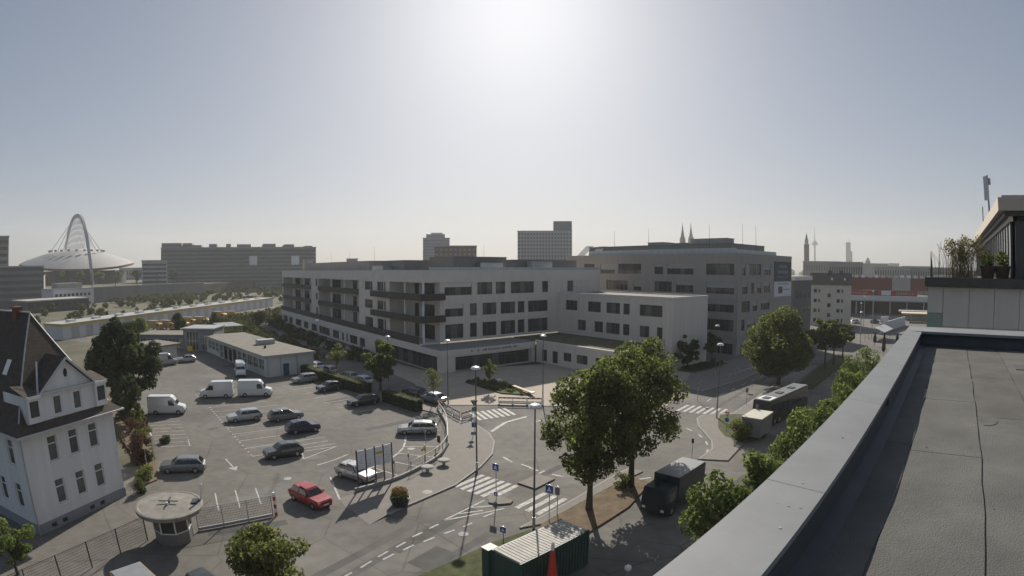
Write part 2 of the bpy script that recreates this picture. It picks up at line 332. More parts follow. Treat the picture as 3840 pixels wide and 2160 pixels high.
# asphalt repairs, oil stains and tyre marks
PATCH = asphalt('asphalt_repair_dark', (.10, .098, .093), .1, .4); PATCH2 = asphalt('asphalt_repair_pale', (.17, .165, .152), .1, .4); STAIN = mat('oil_stain', (.075, .072, .068), .6, .3, 2)
pr = random.Random(21)
for i in range(16):
    x, y = pr.choice(((-25, 48), (-33, 54), (-50, 78), (-28, 70), (-16, 62), (-60, 92), (-22, 36), (-40, 80))); x += pr.uniform(-5, 5); y += pr.uniform(-6, 6); a = pr.uniform(.6, 1.1); l, w_ = pr.uniform(1.5, 7), pr.uniform(.5, 2.2)
    MB().sheet(strip((x, y), (x+l*math.cos(a), y+l*math.sin(a)), w_), .008+.0003*i).build('asphalt_patch', pr.choice((PATCH, PATCH2)), lot)
for i, (x, y, a, l, w_) in enumerate(((-8, 33, 1.0, 9, 1.1), (-3, 41, .9, 4, 1.6), (1, 46, .85, 6, .8), (6, 66, .6, 7, 1.4), (17, 62, 1.2, 5, 1.8), (30, 76, .76, 12, 1.0), (-6, 31, 1.0, 3, 2.0), (10, 33, .77, 10, 1.6), (16, 39.5, .77, 8, .7), (2, 60, 1.6, 6, 1.0))):
    MB().sheet(strip((x, y), (x+l*math.cos(a), y+l*math.sin(a)), w_), .005+.0004*i).build('asphalt_patch', (PATCH, PATCH2)[i % 2], road)
for i in range(22):
    x, y = pr.choice(((-24, 51), (-33, 61), (-28, 64), (-40, 57), (-10, 55), (-30, 84), (-20, 45))); x += pr.uniform(-3, 3); y += pr.uniform(-3, 3); r_ = pr.uniform(.15, .6)
    MB().sheet([(x+r_*pr.uniform(.6, 1.1)*math.cos(k*.7), y+r_*pr.uniform(.6, 1.1)*math.sin(k*.7)) for k in range(9)], .0135+.00008*i).build('oil_stain', STAIN, lot)
TRK = asphalt('tyre_polished_asphalt', (.118, .115, .109), .12, .3)
for i, ((xa, ya), (xb, yb)) in enumerate((((-14.0, 25.5), (-6.8, 38.4)), ((-12.6, 25.0), (-5.6, 37.6)), ((-9.6, 24.4), (-1.6, 36.2)), ((-8.3, 23.8), (-.4, 35.4)), ((27.5, 69.5), (52, 96)), ((30.2, 68.8), (54.5, 95)))):
    MB().sheet(strip((xa, ya), (xb, yb), .75), .0032+.0002*i).build('wheel_track', TRK, road)
# manhole covers
for x, y in ((-7.4, 43.0), (9.5, 65.0), (-3.5, 36.0), (-20.5, 44.5)):
    MB().lathe([(.38, .0), (.38, .02), (.01, .021)], 16, (x, y)).build('manhole_cover', CONC, road if x > -8 else lot)
MB().lathe([(.45, .1), (.45, .128), (.01, .129)], 16, (-7.2, 43.4)).build('manhole_cover', CONC, road)

# ================================================================== facade helper
def wall_face(mb, P, d, n, L, z0, z1, ops, dep=.28):
    """wall plane from P along d (2D unit) with openings (s0,s1,z0,z1); n is the outward normal; reveals go inwards"""
    P = Vector(P); d = Vector(d); n = Vector(n)
    S = sorted({0, L, *[o[0] for o in ops], *[o[1] for o in ops]}); Z = sorted({z0, z1, *[o[2] for o in ops], *[o[3] for o in ops]})
    def pt(s, z, k=0): q = P+d*s-n*k; return (q.x, q.y, z)
    flip = (d.x*n.y-d.y*n.x) > 0
    def add(a, b, c, e): mb.quad(*((a, b, c, e) if not flip else (e, c, b, a)))
    for i in range(len(S)-1):
        j0 = None
        for j in range(len(Z)-1):
            cs, cz = (S[i]+S[i+1])/2, (Z[j]+Z[j+1])/2
            hole = any(o[0] < cs < o[1] and o[2] < cz < o[3] for o in ops)
            if not hole and j0 is None: j0 = j
            if (hole or j == len(Z)-2) and j0 is not None:
                zt = Z[j] if hole else Z[j+1]; add(pt(S[i], Z[j0]), pt(S[i+1], Z[j0]), pt(S[i+1], zt), pt(S[i], zt)); j0 = None
    for a, b, c, e in ops:
        add(pt(a, c), pt(a, c, dep), pt(a, e, dep), pt(a, e)) if flip else mb.quad(pt(a, c), pt(a, c, dep), pt(a, e, dep), pt(a, e))
        mb.quad(pt(b, c), pt(b, e), pt(b, e, dep), pt(b, c, dep)); mb.quad(pt(a, c), pt(b, c), pt(b, c, dep), pt(a, c, dep)); mb.quad(pt(a, e), pt(a, e, dep), pt(b, e, dep), pt(b, e))
def window(parent, P, d, n, o, dep=.2, pw=1.3, frame=FRAME, glass=GLASS, fr=.07, sill=None, transom=None, blind=None, blindmat=None):
    """a window = frame part with mullions; each pane a sub-part"""
    P = Vector(P); d = Vector(d); n = Vector(n); s0, s1, z0, z1 = o; rz = math.atan2(d.y, d.x); wr_ = random.Random(int(s0*37+z0*91+P.x*13))
    sgn = 1 if (d.x*n.y-d.y*n.x) < 0 else -1      # local -Y points outwards if sgn=1
    loc = P+d*s0-n*dep; Wd, Hh = s1-s0, z1-z0; k = max(1, round(Wd/pw)); pwid = Wd/k
    mb = MB()
    for i in range(k+1):
        x = i*pwid; x0 = max(0, x-fr/2) if i else 0; x1 = min(Wd, x+fr/2) if i < k else Wd
        if i == 0: x1 = fr
        if i == k: x0 = Wd-fr
        mb.box(x0, x1, -.05, .05, 0, Hh)
    for i in range(k):
        xa = i*pwid+(fr if i == 0 else fr/2); xb = (i+1)*pwid-(fr if i == k-1 else fr/2)
        mb.box(xa, xb, -.045, .045, 0, fr); mb.box(xa, xb, -.045, .045, Hh-fr, Hh)
        if transom: mb.box(xa, xb, -.04, .04, Hh*transom-fr/2, Hh*transom+fr/2)
    f = mb.build('window', frame, parent); f.location = (loc.x, loc.y, z0); f.rotation_euler = (0, 0, rz)
    for i in range(k):
        xa = i*pwid+fr*.5; xb = (i+1)*pwid-fr*.5
        gl_m = wr_.choice((glass, glass, glass, GLASS2, GLASS3)) if glass in (GLASS, GLASS2) else glass
        key = ('pane', round(xb-xa, 2), round(Hh, 2), gl_m.name)
        if key not in KIDS: KIDS[key] = MB().box(0, xb-xa, -.012, .012, fr*.5, Hh-fr*.5).mesh('pane', gl_m)
        p = obj('pane', KIDS[key], f); p.location = (xa, .012*sgn, 0)
    if sill: b = MB().box(-.08, Wd+.08, -sgn*(dep+.1), sgn*.06, -.09, -.004).build('sill', sill, f)
    if blind:
        MB().box(fr, Wd-fr, -sgn*.075, -sgn*.055, Hh*(1-blind), Hh-.01).build('blind', blindmat or METAL, f)
    return f

# ================================================================== long light building with the entrance canopy
ROT = R(38)
mb_ = T('office_building', 'long pale plastered building with balconies, dark windows and entrance canopy', 'building', (-17.1, 103.8, 0), ROT)
X, Y = Vector((1, 0)), Vector((0, 1))
wall = MB()
rz_rows = ((13.75, 16.25), (9.5, 12.0), (5.1, 8.0))
front = [[(4.9, 11.4), (12.7, 16.5), (17.4, 19.9), (21.4, 27.9), (30.3, 32.1), (38.1, 40.0)], [(5, 9.3), (10.9, 12.6), (14, 17.6), (18.7, 22.6), (23.3, 25.2), (26.2, 32)], [(5, 9.3), (10.9, 12.6), (14, 17.6), (18.7, 22.6), (23.3, 25.2), (26.2, 32)]]
ops = []
for (a, b), r_ in zip(rz_rows, front): ops += [(s, e, a, b) for s, e in r_]
P0 = (3.8, 0); ops_f = [(s-3.8, e-3.8, a, b) for s, e, a, b in ops if not (s > 35.2 and b < 14)]
wall_face(wall, P0, (1, 0), (0, -1), 45.6, 4.6, 16.4, ops_f)
for i, o in enumerate(ops_f): window(mb_, P0, (1, 0), (0, -1), o, blind=(.35 if i in (0, 6) else None), blindmat=FASCIA)
# left wing: solid sections with windows
def wing_section(y0, y1, wins):
    # plane x=0 facing -x; run from y1 down to y0 keeps numbers simple: s = y-y0
    oo = [(a-y0, b-y0, z0, z1) for a, b in wins for z0, z1 in ((14.2, 16.2), (10.0, 12.0), (5.2, 7.9))]
    wall_face(wall, (0, y0), (0, 1), (-1, 0), y1-y0, 4.6, 16.4, oo)
    for o in oo: window(mb_, (0, y0), (0, 1), (-1, 0), o)
wing_section(15, 32.8, [(17, 21.6), (24.2, 28.9)]); wing_section(65.3, 72.9, [(66.2, 68.2)]); wing_section(109, 110.4, [])
# recessed loggia walls with doors and windows
def loggia(y0, y1, dep, wins):
    oo = [(a-y0, b-y0, z0, z1) for a, b in wins for z0, z1 in ((13.4, 16.1), (9.1, 11.9), (4.8, 7.8))]
    wall_face(wall, (dep, y0), (0, 1), (-1, 0), y1-y0, 4.6, 16.4, oo)
    for o in oo: window(mb_, (dep, y0), (0, 1), (-1, 0), o, pw=1.6, glass=GLASS2)
    wall.quad((0, y1, 4.6), (dep, y1, 4.6), (dep, y1, 16.4), (0, y1, 16.4))
    if y0 > 1: wall.quad((dep, y0, 4.6), (0, y0, 4.6), (0, y0, 16.4), (dep, y0, 16.4))
loggia(.0, 15, 3.8, [(2.0, 7.0), (8.6, 10.6)]); loggia(32.8, 65.3, 3.4, [(36, 40.6), (42.6, 45.4), (55, 63.5)]); loggia(72.9, 109, 3.4, [(75, 79), (86, 94), (97, 104)])
wall.box(0, 49.4, 18, 18.3, 4.6, 16.4); wall.box(49.1, 49.4, 0.01, 18, 4.6, 16.4); wall.box(17.7, 18, 18.3, 110.4, 4.6, 16.4); wall.box(0.01, 17.7, 110.1, 110.4, 4.6, 16.4)
wall.build('wall', PLASTER, mb_)
top = MB(); top.box(.1, 49.3, .1, 18.2, 16.4, 18.74); top.box(.1, 17.9, 18.2, 110.3, 16.4, 18.74); top.build('attic', PLASTER, mb_)
for i in range(9): MB().box(-.06+i*5.5, -.06+(i+1)*5.5-.03, -.06, .1, 16.36, 18.75).build('fascia_panel', FASCIA, mb_)
for i in range(18): MB().box(-.06, .1, .12+i*6.13, .12+(i+1)*6.13-.03, 16.36, 18.75).build('fascia_panel', FASCIA, mb_)
cp = MB(); cp.box(-.1, 49.5, -.1, .4, 18.75, 18.83); cp.box(-.1, .4, .4, 110.5, 18.75, 18.83); cp.build('roof_coping', METAL, mb_)
for y0, y1 in ((-.9, 23.3), (32.9, 65.2), (73, 108.9)):
    for zf in (8.75, 13.0):
        x0 = -1.0 if y0 < 0 else -.25
        bl = MB(); bl.box(x0, 3.4, y0, y1, zf-.05, zf+.18)
        if y0 < 0: bl.box(3.4, 4.6, y0, 0-.02, zf-.05, zf+.18)
        b = bl.build('balcony', CONC, mb_)
        rl = MB(); rl.box(x0-.06, x0, y0, y1, zf-.1, zf+1.25)
        if y0 < 0: rl.box(x0-.06, 4.6, y0-.06, y0, zf-.1, zf+1.25)
        else: rl.box(x0, 0, y0-.05, y0, zf, zf+1.2)
        rl.build('railing', DARKRAIL, b)
colm = MB()
for x, y in ((.25, .25), (.25, 8.0), (.3, 43.5), (.3, 54), (.3, 82), (.3, 95)):
    MB().box(x-.17, x+.17, y-.17, y+.17, 4.6, 16.4).build('column', WHITE, mb_)
# ground floor podium along the left wing and the entrance
gf = MB()
gw = [(66, 71.4), (53.9, 63.8), (46.1, 51.2), (42.3, 44), (39.4, 40.6), (32.8, 38.1), (28, 31.4), (75, 80), (83, 90), (94, 99), (101, 107)]
go = [(a+7.5, b+7.5, .5, 2.6) for a, b in gw]+[(1.2, 29.5, .05, 2.95)]
wall_face(gf, (-.6, -7.5), (0, 1), (-1, 0), 118, 0, 3.0, go)
for o in go: window(mb_, (-.6, -7.5), (0, 1), (-1, 0), o, pw=2.0 if o[1]-o[0] > 10 else 1.6)
eo = [(3.2, 21.6, .05, 2.75)]
wall_face(gf, (-.6, -7.5), (1, 0), (0, -1), 22.4, 0, 3.0, eo, dep=1.2)
window(mb_, (-.6, -7.5), (1, 0), (0, -1), eo[0], dep=1.1, pw=1.5, transom=.78)
gf.build('ground_floor_wall', PLASTER, mb_)
pod = MB(); pod.box(-.75, 21.75, -7.65, 0, 3.0, 4.15); pod.box(-.75, 3.8, 0, 110.4, 3.0, 4.6); pod.build('podium_band', FASCIA, mb_)
MB().box(-.5, 21.5, -7.4, -.05, 4.15, 4.3).build('terrace_gravel', GRAVEL, mb_)
rl = MB(); rl.box(-.82, -.76, .2, 110.5, 4.45, 5.95); rl.build('terrace_railing', DARKRAIL, mb_)
# unreadable raised lettering on the canopy band
lt = MB(); x = 6.0
while x < 17:
    wl = rnd.uniform(.22, .42)
    if rnd.random() > .12: lt.box(x, x+wl*.7, -7.69, -7.65, 3.45, 3.45+rnd.choice((.3, .3, .42)))
    x += wl
lt.build('lettering', mat('lettering_grey', (.2, .19, .17), .7), mb_)['kind'] = 'stuff'
# three-storey wing towards the street
wg = MB(); r2 = (9.75, 12.0); r3 = (5.5, 7.8)
ww = [(s+30.5, e+30.5, *r2) for s, e in ((-29.6, -25.9), (-22.6, -18.8), (-17.2, -13.4), (-12.5, -10.8), (-8.2, -2.5))]+[(s+30.5, e+30.5, *r3) for s, e in ((-25.7, -23.2), (-20.6, -18.1), (-17.2, -13.4), (-12.5, -10.8), (-8.1, -5.7), (-3.8, -2.4))]
# facade x=35.2 facing -x; s measured from the inner corner towards the street
wall_face(wg, (35.2, -1.6), (0, -1), (-1, 0), 30.5, 0, 13.3, ww)
for i, o in enumerate(ww): window(mb_, (35.2, -1.6), (0, -1), (-1, 0), o)
wg.quad((35.2, -1.6, 0), (35.2, 0, 0), (35.2, 0, 13.3), (35.2, -1.6, 13.3))
wall_face(wg, (35.2, -32.1), (1, 0), (0, -1), 12.7, 0, 13.3, [])
wg.box(47.6, 47.9, -32.05, 0, 0, 13.3)
wg.build('wall', PLASTER, mb_)
wr = MB(); wr.box(35.12, 35.42, -32.18, 0, 13.3, 13.72); wr.box(35.42, 47.98, -32.18, -31.88, 13.3, 13.72); wr.box(47.68, 47.98, -31.88, 0, 13.3, 13.72); wr.build('roof_coping', FASCIA, mb_)
MB().box(35.42, 47.68, -31.88, 0, 13.3, 13.45).build('roof_gravel', GRAVEL, mb_)
# low green-roofed block
lb = MB(); lo = [(1.6, 3.2, .4, 2.8), (4.8, 6.4, .4, 2.8), (8, 10.2, 1.2, 2.9), (11.6, 14.5, 1.2, 2.9), (16.5, 19, 1.2, 2.9)]
wall_face(lb, (21.8, -8), (0, -1), (-1, 0), 22.5, 0, 4.1, lo)
for o in lo: window(mb_, (21.8, -8), (0, -1), (-1, 0), o)
lo2 = [(2, 4.4, .4, 2.9), (6, 9, .9, 2.9), (11.6, 12.9, .05, 2.9)]
wall_face(lb, (21.8, -30.5), (1, 0), (0, -1), 13.4, 0, 4.1, lo2)
for o in lo2: window(mb_, (21.8, -30.5), (1, 0), (0, -1), o)
lb.build('wall', PLASTER, mb_)
lc = MB(); lc.box(21.7, 22.1, -30.6, -7.66, 4.1, 4.55); lc.box(22.1, 35.19, -30.6, -30.2, 4.1, 4.55); lc.build('roof_coping', FASCIA, mb_)
MB().box(22.1, 35.19, -30.2, 0-.02, 4.1, 4.35).build('green_roof', SEDUM, mb_)
rr = MB()
for i in range(10): rr.bar((35.0-i*1.4, -30.4, 4.55), (35.0-i*1.4, -30.4, 5.55), .05, .05)
rr.bar((35.0, -30.4, 5.55), (22.2, -30.4, 5.55), .06, .06); rr.build('roof_railing', DARKRAIL, mb_)
# roof-top plant rooms
for i, (x0, x1, y0, y1, h, m) in enumerate(((6, 16, 40, 98, 21.1, PLASTER2), (5, 14, 18, 38, 20.9, FRAME), (10, 24, 5, 15, 21.5, FRAME), (27, 47, 6, 15.5, 21.0, FRAME), (16, 22, 3.6, 4.8, 20.2, METAL), (30, 36, 3, 5, 20.6, METAL), (6, 9, 100, 103, 22.6, CONC), (2.5, 5, 24, 30, 19.7, METAL))):
    rb = MB(); rb.box(x0, x1, y0, y1, 18.75, h); rb.box(x0-.1, x1+.1, y0-.1, y1+.1, h, h+.12); rb.build('roof_plant', m, mb_)
gl = MB()
for a in np.arange(2, 49, 2.4): gl.box(a, a+2.3, .9, .93, 18.85, 19.35)
gl.build('roof_guard', mat('frosted_guard_glass', (.42, .45, .45), .3, .1), mb_)
for x, y in ((3, 30), (8, 60), (12, 88), (20, 8), (33, 10), (45, 8), (5, 8)):
    MB().cyl((x, y, 18.75), (x, y, 24.5), .035, .02, 6).build('lightning_rod', DMETAL, mb_)

# ================================================================== taupe office block behind, with banners
b2 = T('office_block', 'taupe five storey office block with roof terrace and corner banners', 'building', (49.5, 113, 0), ROT)
w2 = MB(); rows = ((17.8, 20.4), (13.6, 16.1), (9.5, 12.0), (5.3, 7.9))
L1 = [[(1, 8.5), (12, 19.7), (20.9, 23.6), (27.8, 35.4), (36.6, 41.8), (44, 48)], [(1, 8.4), (12, 17), (18.3, 23.5), (27.7, 30.2), (32.2, 39.6), (43, 47)], [(1, 8.4), (12, 17), (20, 24)], [(1, 8.4), (12, 17)]]
lo = [(s, e, *r) for r, l in zip(rows, L1) for s, e in l]+[(1, 9, .1, 3.6), (11, 19, .1, 3.6)]
wall_face(w2, (0, 0), (0, 1), (-1, 0), 55, 0, 22.0, lo)
for i, o in enumerate(lo): window(b2, (0, 0), (0, 1), (-1, 0), o, pw=1.25, blind=(None, .45, .3, None, .6)[i % 5], blindmat=mat('pale_blind', (.36, .36, .33), .8))
L2 = [(1.9, 3.6), (5.2, 11.8), (13.3, 17.3)], [(1.9, 4.8), (6.4, 8.0), (9.8, 12), (13.4, 17)], [(1.9, 6), (7.5, 10), (12, 17)], [(1.9, 3.6), (5, 9), (11, 16), (19, 23), (25, 29)]
ro = [(s, e, *r) for r, l in zip(rows, L2) for s, e in l]+[(2, 8, .1, 3.4), (10, 18, .1, 3.4), (20, 28, .1, 3.4)]
wall_face(w2, (0, 0), (1, 0), (0, -1), 31, 0, 22.0, ro)
for i, o in enumerate(ro): window(b2, (0, 0), (1, 0), (0, -1), o, pw=1.25, blind=(.35, None, .5)[i % 3], blindmat=mat('pale_blind', (.36, .36, .33)))
w2.box(30.7, 31, .01, 40, 0, 22); w2.box(.01, 31, 54.7, 55, 0, 22); w2.build('wall', PLASTER2, b2)
f2 = MB(); f2.box(-.05, 31.05, -.05, 55.05, 22.0, 22.7); f2.build('roof_fascia', PLASTER2, b2)
gg = MB()
for a in np.arange(1, 46, 2.0): gg.box(1.0, 1.03, a, a+1.94, 22.7, 23.9)
for a in np.arange(1.1, 22, 2.0): gg.box(a, a+1.94, 1.0, 1.03, 22.7, 23.6)
gg.build('terrace_guard', mat('frosted_guard_glass', (.42, .45, .45)), b2)
for x0, x1, y0, y1, h in ((4, 22, 4, 50, 25.0), (5, 9, 6, 16, 26.3), (7, 12, 26, 31, 25.9), (5, 10, 17, 22, 25.4)):
    q = MB(); q.box(x0, x1, y0, y1, 22.7, h); q.box(x0-.15, x1+.15, y0-.15, y1+.15, h, h+.15); q.build('roof_plant', FRAME if h < 25.2 else CONC, b2)
for x, y in ((6, 42), (6, 30), (6, 19), (4, 10), (6, 2), (12, 1.5)): MB().cyl((x, y, 22.7), (x, y, 29.6), .05, .025, 6).build('lightning_rod', DMETAL, b2)
sv = MB(); sv.quad((1.2, 49, 22.7), (1.2, 52, 22.7), (5, 52, 25.6), (5, 49, 25.6)); sv.quad((1.2, 44, 22.7), (1.2, 47, 22.7), (5, 47, 25.4), (5, 44, 25.4)); sv.build('roof_panel', FASCIA, b2)
bn = MB().box(19.4, 30.6, -.12, -.03, 16.3, 21.2).build('banner', mat('banner_dark', (.075, .085, .095), .7), b2)
lt = MB()
for z, a, b, h in ((19.6, 22.2, 27.2, .75), (18.2, 21.6, 28.2, .75), (17.1, 21.2, 28.6, .35)):
    x = a
    while x < b: lt.box(x, x+.28, -.14, -.122, z, z+h); x += rnd.choice((.45, .45, .7))
lt.build('lettering', mat('lettering_pale', (.3, .31, .32), .7), bn)['kind'] = 'stuff'
bn = MB().box(19.4, 30.6, -.12, -.03, 12.4, 16.1).build('banner', mat('banner_white', (.62, .64, .66), .7), b2)
MB().box(21.9, 24.6, -.14, -.122, 13.2, 14.9).build('picture_panel', mat('banner_picture', (.16, .10, .09), .7, .6, 2), bn)
lt = MB(); x = 21.6
while x < 28.5: lt.box(x, x+.35, -.14, -.122, 15.4, 15.8); x += rnd.choice((.5, .8))
x = 25.2
while x < 29.5: lt.box(x, x+.2, -.14, -.122, 14.0, 14.25); x += rnd.choice((.3, .5))
lt.build('lettering', FRAME, bn)['kind'] = 'stuff'

# ================================================================== white villa beside the gate
hs = T('villa', 'white plastered villa with steep dark tiled roof and gabled dormer', 'house', (-34.41, 25.94, 0), azr(8.2))
# local x runs along the street facade (0..9.86), facade at y=0 facing -y, depth to +y
HW = mat('villa_white_plaster', (.66, .665, .67), .85, .09, .9, bump=.1, streak=True); PL = mat('villa_plinth_grey', (.25, .26, .28), .9, .1)
TILE = rows_mat('dark_roof_tiles', (.07, .056, .047), 'Z', 1.15, depth=1.0, var=.3)
VGLASS = mat('curtained_glass', (.10, .105, .105), .12, .45, .8, spec=.5)
TRIM = mat('villa_trim', (.5, .5, .5), .7, .05)
L_, D_ = 9.86, 22.0
hw = MB(); fo = [(s, s+.97, z, z+1.97) for z in (1.72, 5.14) for s in (2.5, 4.72, 6.9)]
wall_face(hw, (0, 0), (1, 0), (0, -1), L_, .8, 7.8, fo, dep=.22)
so_ = [(s, s+1.0, z, z+1.97) for z in (1.72, 5.14) for s in (1.6, 4.2, 6.9, 9.5, 12.2, 15.0, 17.8)]
wall_face(hw, (0, 0), (0, 1), (-1, 0), D_, .8, 7.8, so_, dep=.22)
hw.box(L_-.2, L_, .01, D_, .8, 7.8); hw.box(.01, L_, D_-.2, D_, .8, 7.8)
hw.build('wall', HW, hs)
for o in fo: window(hs, (0, 0), (1, 0), (0, -1), o, dep=.16, pw=2, frame=WFRAME, glass=VGLASS, fr=.08, sill=WHITE, transom=.68)
for o in so_: window(hs, (0, 0), (0, 1), (-1, 0), o, dep=.16, pw=2, frame=WFRAME, glass=VGLASS, fr=.08, sill=WHITE, transom=.68)
pl = MB(); po = [(s, s+.55, .18, .55) for s in (1.3, 2.5, 5.6, 6.8)]
wall_face(pl, (-.06, -.06), (1, 0), (0, -1), L_+.12, -.05, .8, po, dep=.2); pl.box(-.06, 0, -.05, D_, -.05, .8); pl.box(L_, L_+.06, -.05, D_, -.05, .8); pl.box(0, L_, -.055, 0, .78, .8)
pl.build('plinth', PL, hs)
for o in po: MB().box(o[0], o[1], .1, .13, .18, .55).build('cellar_window', DMETAL, hs)
MB().cyl((-.09, -.12, 0), (-.09, -.12, 7.7), .06, n=8).build('downpipe', METAL, hs)
# skirt roof, dormer storey, steep hipped roof
rf = MB(); e = .75; zb, zt = 7.75, 8.5
o4 = [(-e, -e), (L_+e, -e), (L_+e, D_+e), (-e, D_+e)]; i4 = [(.2, .2), (L_-.2, .2), (L_-.2, D_-.2), (.2, D_-.2)]
for k in range(4):
    a, b = o4[k], o4[(k+1) % 4]; c, d = i4[(k+1) % 4], i4[k]
    rf.quad((*a, zb), (*b, zb), (*c, zt), (*d, zt)); rf.quad((*a, zb-.02), (*d, zb-.02), (*c, zb-.02), (*b, zb-.02))
rdg = 15.9; ra, rb_ = (3.9, 5.0), (5.96, 10.5)
A = [(.2, .2, zt), (L_-.2, .2, zt), (L_-.2, D_-.2, zt), (.2, D_-.2, zt)]; r1 = (L_/2, 4.6, rdg); r2_ = (L_/2, D_-4.6, rdg)
rf.poly((A[0], A[1], r1)); rf.poly((A[1], A[2], r2_, r1)); rf.poly((A[2], A[3], r2_)); rf.poly((A[3], A[0], r1, r2_))
roof = rf.build('roof', TILE, hs)
gt = MB(); gt.bar((-e, -e, zb), (L_+e, -e, zb), .14, .12); gt.bar((-e, -e, zb), (-e, D_+e, zb), .14, .12); gt.bar((L_+e, -e, zb), (L_+e, D_+e, zb), .14, .12); gt.build('gutter', TRIM, hs)
dm = MB(); do_ = [(s-.9, s-.9+.86, 8.55, 10.0) for s in (3.64, 5.73)]
wall_face(dm, (.9, -.02), (1, 0), (0, -1), 8.3, 8.25, 10.35, do_, dep=.15)
dm.box(.9, 1.0, .0, 3.5, 8.25, 10.35); dm.box(9.1, 9.2, .0, 3.5, 8.25, 10.35)
dm.poly(((2.3, -.02, 10.35), (8.0, -.02, 10.35), (5.15, -.02, 12.55)))
dmo = dm.build('dormer', HW, hs)
for o in do_: window(hs, (.9, -.02), (1, 0), (0, -1), o, dep=.1, pw=2, frame=WFRAME, glass=VGLASS, fr=.08, sill=WHITE)
for s in (.95, 7.95):
    q = MB(); q.box(s, s+1.2, -.35, -.03, 8.4, 10.2); b = q.build('bay_window', HW, hs)
    MB().box(s+.18, s+1.02, -.37, -.352, 8.85, 10.0).build('pane', GLASS2, b); MB().box(s-.06, s+1.26, -.5, -.02, 10.2, 10.42).build('cornice', WHITE, b)
dr = MB()   # dormer gable roof running back into the main roof
for s in (-1, 1):
    xe = 5.15+s*3.15; dr.quad((5.15, -.35, 12.8), (5.15, 3.6, 12.8), (xe, 2.6, 10.35), (xe, -.35, 10.35))
    dr.quad((5.15, -.35, 12.66), (xe, -.35, 10.21), (xe, 2.6, 10.21), (5.15, 3.6, 12.66)); dr.quad((5.15, -.35, 12.8), (xe, -.35, 10.35), (xe, -.35, 10.21), (5.15, -.35, 12.66))
for x0, x1 in ((.7, 2.2), (8.1, 9.4)): dr.quad((x0, -.45, 10.42), (x1, -.45, 10.42), (x1, 1.9, 10.95), (x0, 1.9, 10.95))
dr.build('dormer_roof', TILE, hs)
bg = MB(); bg.bar((2.05, -.36, 10.26), (5.15, -.36, 12.72), .1, .16); bg.bar((8.25, -.36, 10.26), (5.15, -.36, 12.72), .1, .16); bg.bar((1.9, -.2, 10.38), (8.4, -.2, 10.38), .3, .16); bg.build('bargeboard', TRIM, hs)
ov = MB(); n = 18; ov.poly([(5.15+.2*math.cos(2*math.pi*k/n), -.045, 11.55+.34*math.sin(2*math.pi*k/n)) for k in range(n)][::-1]); ov.build('oval_window', GLASS2, hs)
vl = MB(); vl.bar((2.0, -.4, 10.4), (3.6, 1.9, 12.4), .16, .05); vl.bar((r1[0], r1[1], rdg+.04), (.2, .2, zt+.04), .12, .06); vl.bar((r1[0], r1[1], rdg+.04), (L_-.2, .2, zt+.04), .12, .06); vl.bar((r1[0], r1[1], rdg+.06), (r2_[0], r2_[1], rdg+.06), .2, .1); vl.build('ridge_flashing', METAL, roof)
ch = MB(); ch.box(4.5, 5.2, 6.4, 7.1, 14.4, 16.25); ch.box(4.42, 5.28, 6.32, 7.18, 16.25, 16.36); ch.build('chimney', mat('chimney_brick', (.17, .075, .055), .9, .25, 6), roof)
for y, s in ((4.4, .38), (7.2, .42)):
    zz = zt+(rdg-zt)*s; xx = .2+(L_/2-.2)*s; q = MB(); k = (L_/2-.2)/(rdg-zt); q.quad((xx-.06, y, zz+.05), (xx-.06, y+.8, zz+.05), (xx-.06+k*1.1, y+.8, zz+1.15), (xx-.06+k*1.1, y, zz+1.15)); q.build('skylight', LAMPW, roof)

# ================================================================== gatehouse kiosk with round roof
kx, ky = -24.1, 30.6
ks = T('gatehouse', 'small polygonal gatehouse under a wide round flat roof', 'kiosk', (kx, ky, 0), R(20))
n = 8; rk = 1.45; pts = [(rk*math.cos(2*math.pi*(k+.5)/n), rk*math.sin(2*math.pi*(k+.5)/n)) for k in range(n)]
MB().prism(pts, 0, .95).build('base_wall', mat('kiosk_panel_grey', (.17, .17, .17), .7), ks)
fr_ = MB()
for k in range(n):
    a, b = pts[k], pts[(k+1) % n]; fr_.bar((*a, .95), (*a, 2.35), .09, .09); fr_.bar((*a, .98), (*b, .98), .08, .08); fr_.bar((*a, 2.32), (*b, 2.32), .08, .1)
    p = MB(); A_, B_ = Vector(a)*.985, Vector(b)*.985; p.quad((A_.x, A_.y, 1.0), (B_.x, B_.y, 1.0), (B_.x, B_.y, 2.3), (A_.x, A_.y, 2.3)); p.build('pane', GLASS2, ks)
fr_.build('window_frame', WFRAME, ks)
kr_ = MB().lathe([(2.55, 2.42), (2.6, 2.5), (2.6, 2.72), (2.45, 2.76), (2.3, 2.72), (1.4, 2.78), (.01, 2.86)], 40).build('roof', mat('kiosk_roof_felt', (.24, .225, .2), .95, .25, 1.4, bump=.3), ks)
cr = MB(); cr.bar((-.75, 0, 3.0), (.75, 0, 3.0), .09, .06); cr.bar((0, -.75, 3.0), (0, .75, 3.0), .09, .06); cr.cyl((0, 0, 2.8), (0, 0, 3.0), .14, .1); cr.build('roof_vent_cross', DMETAL, kr_)
MB().cyl((.0, -.35, 2.85), (.0, -.35, 3.05), .1, .08).build('vent_cap', WHITE, kr_)
MB().box(1.7, 2.2, .1, .9, 2.74, 2.86).build('roof_patch', DMETAL, kr_)
MB().bar((2.3, .9, 2.7), (2.5, 1.05, 3.9), .2, .05).build('side_sign', WHITE, ks)

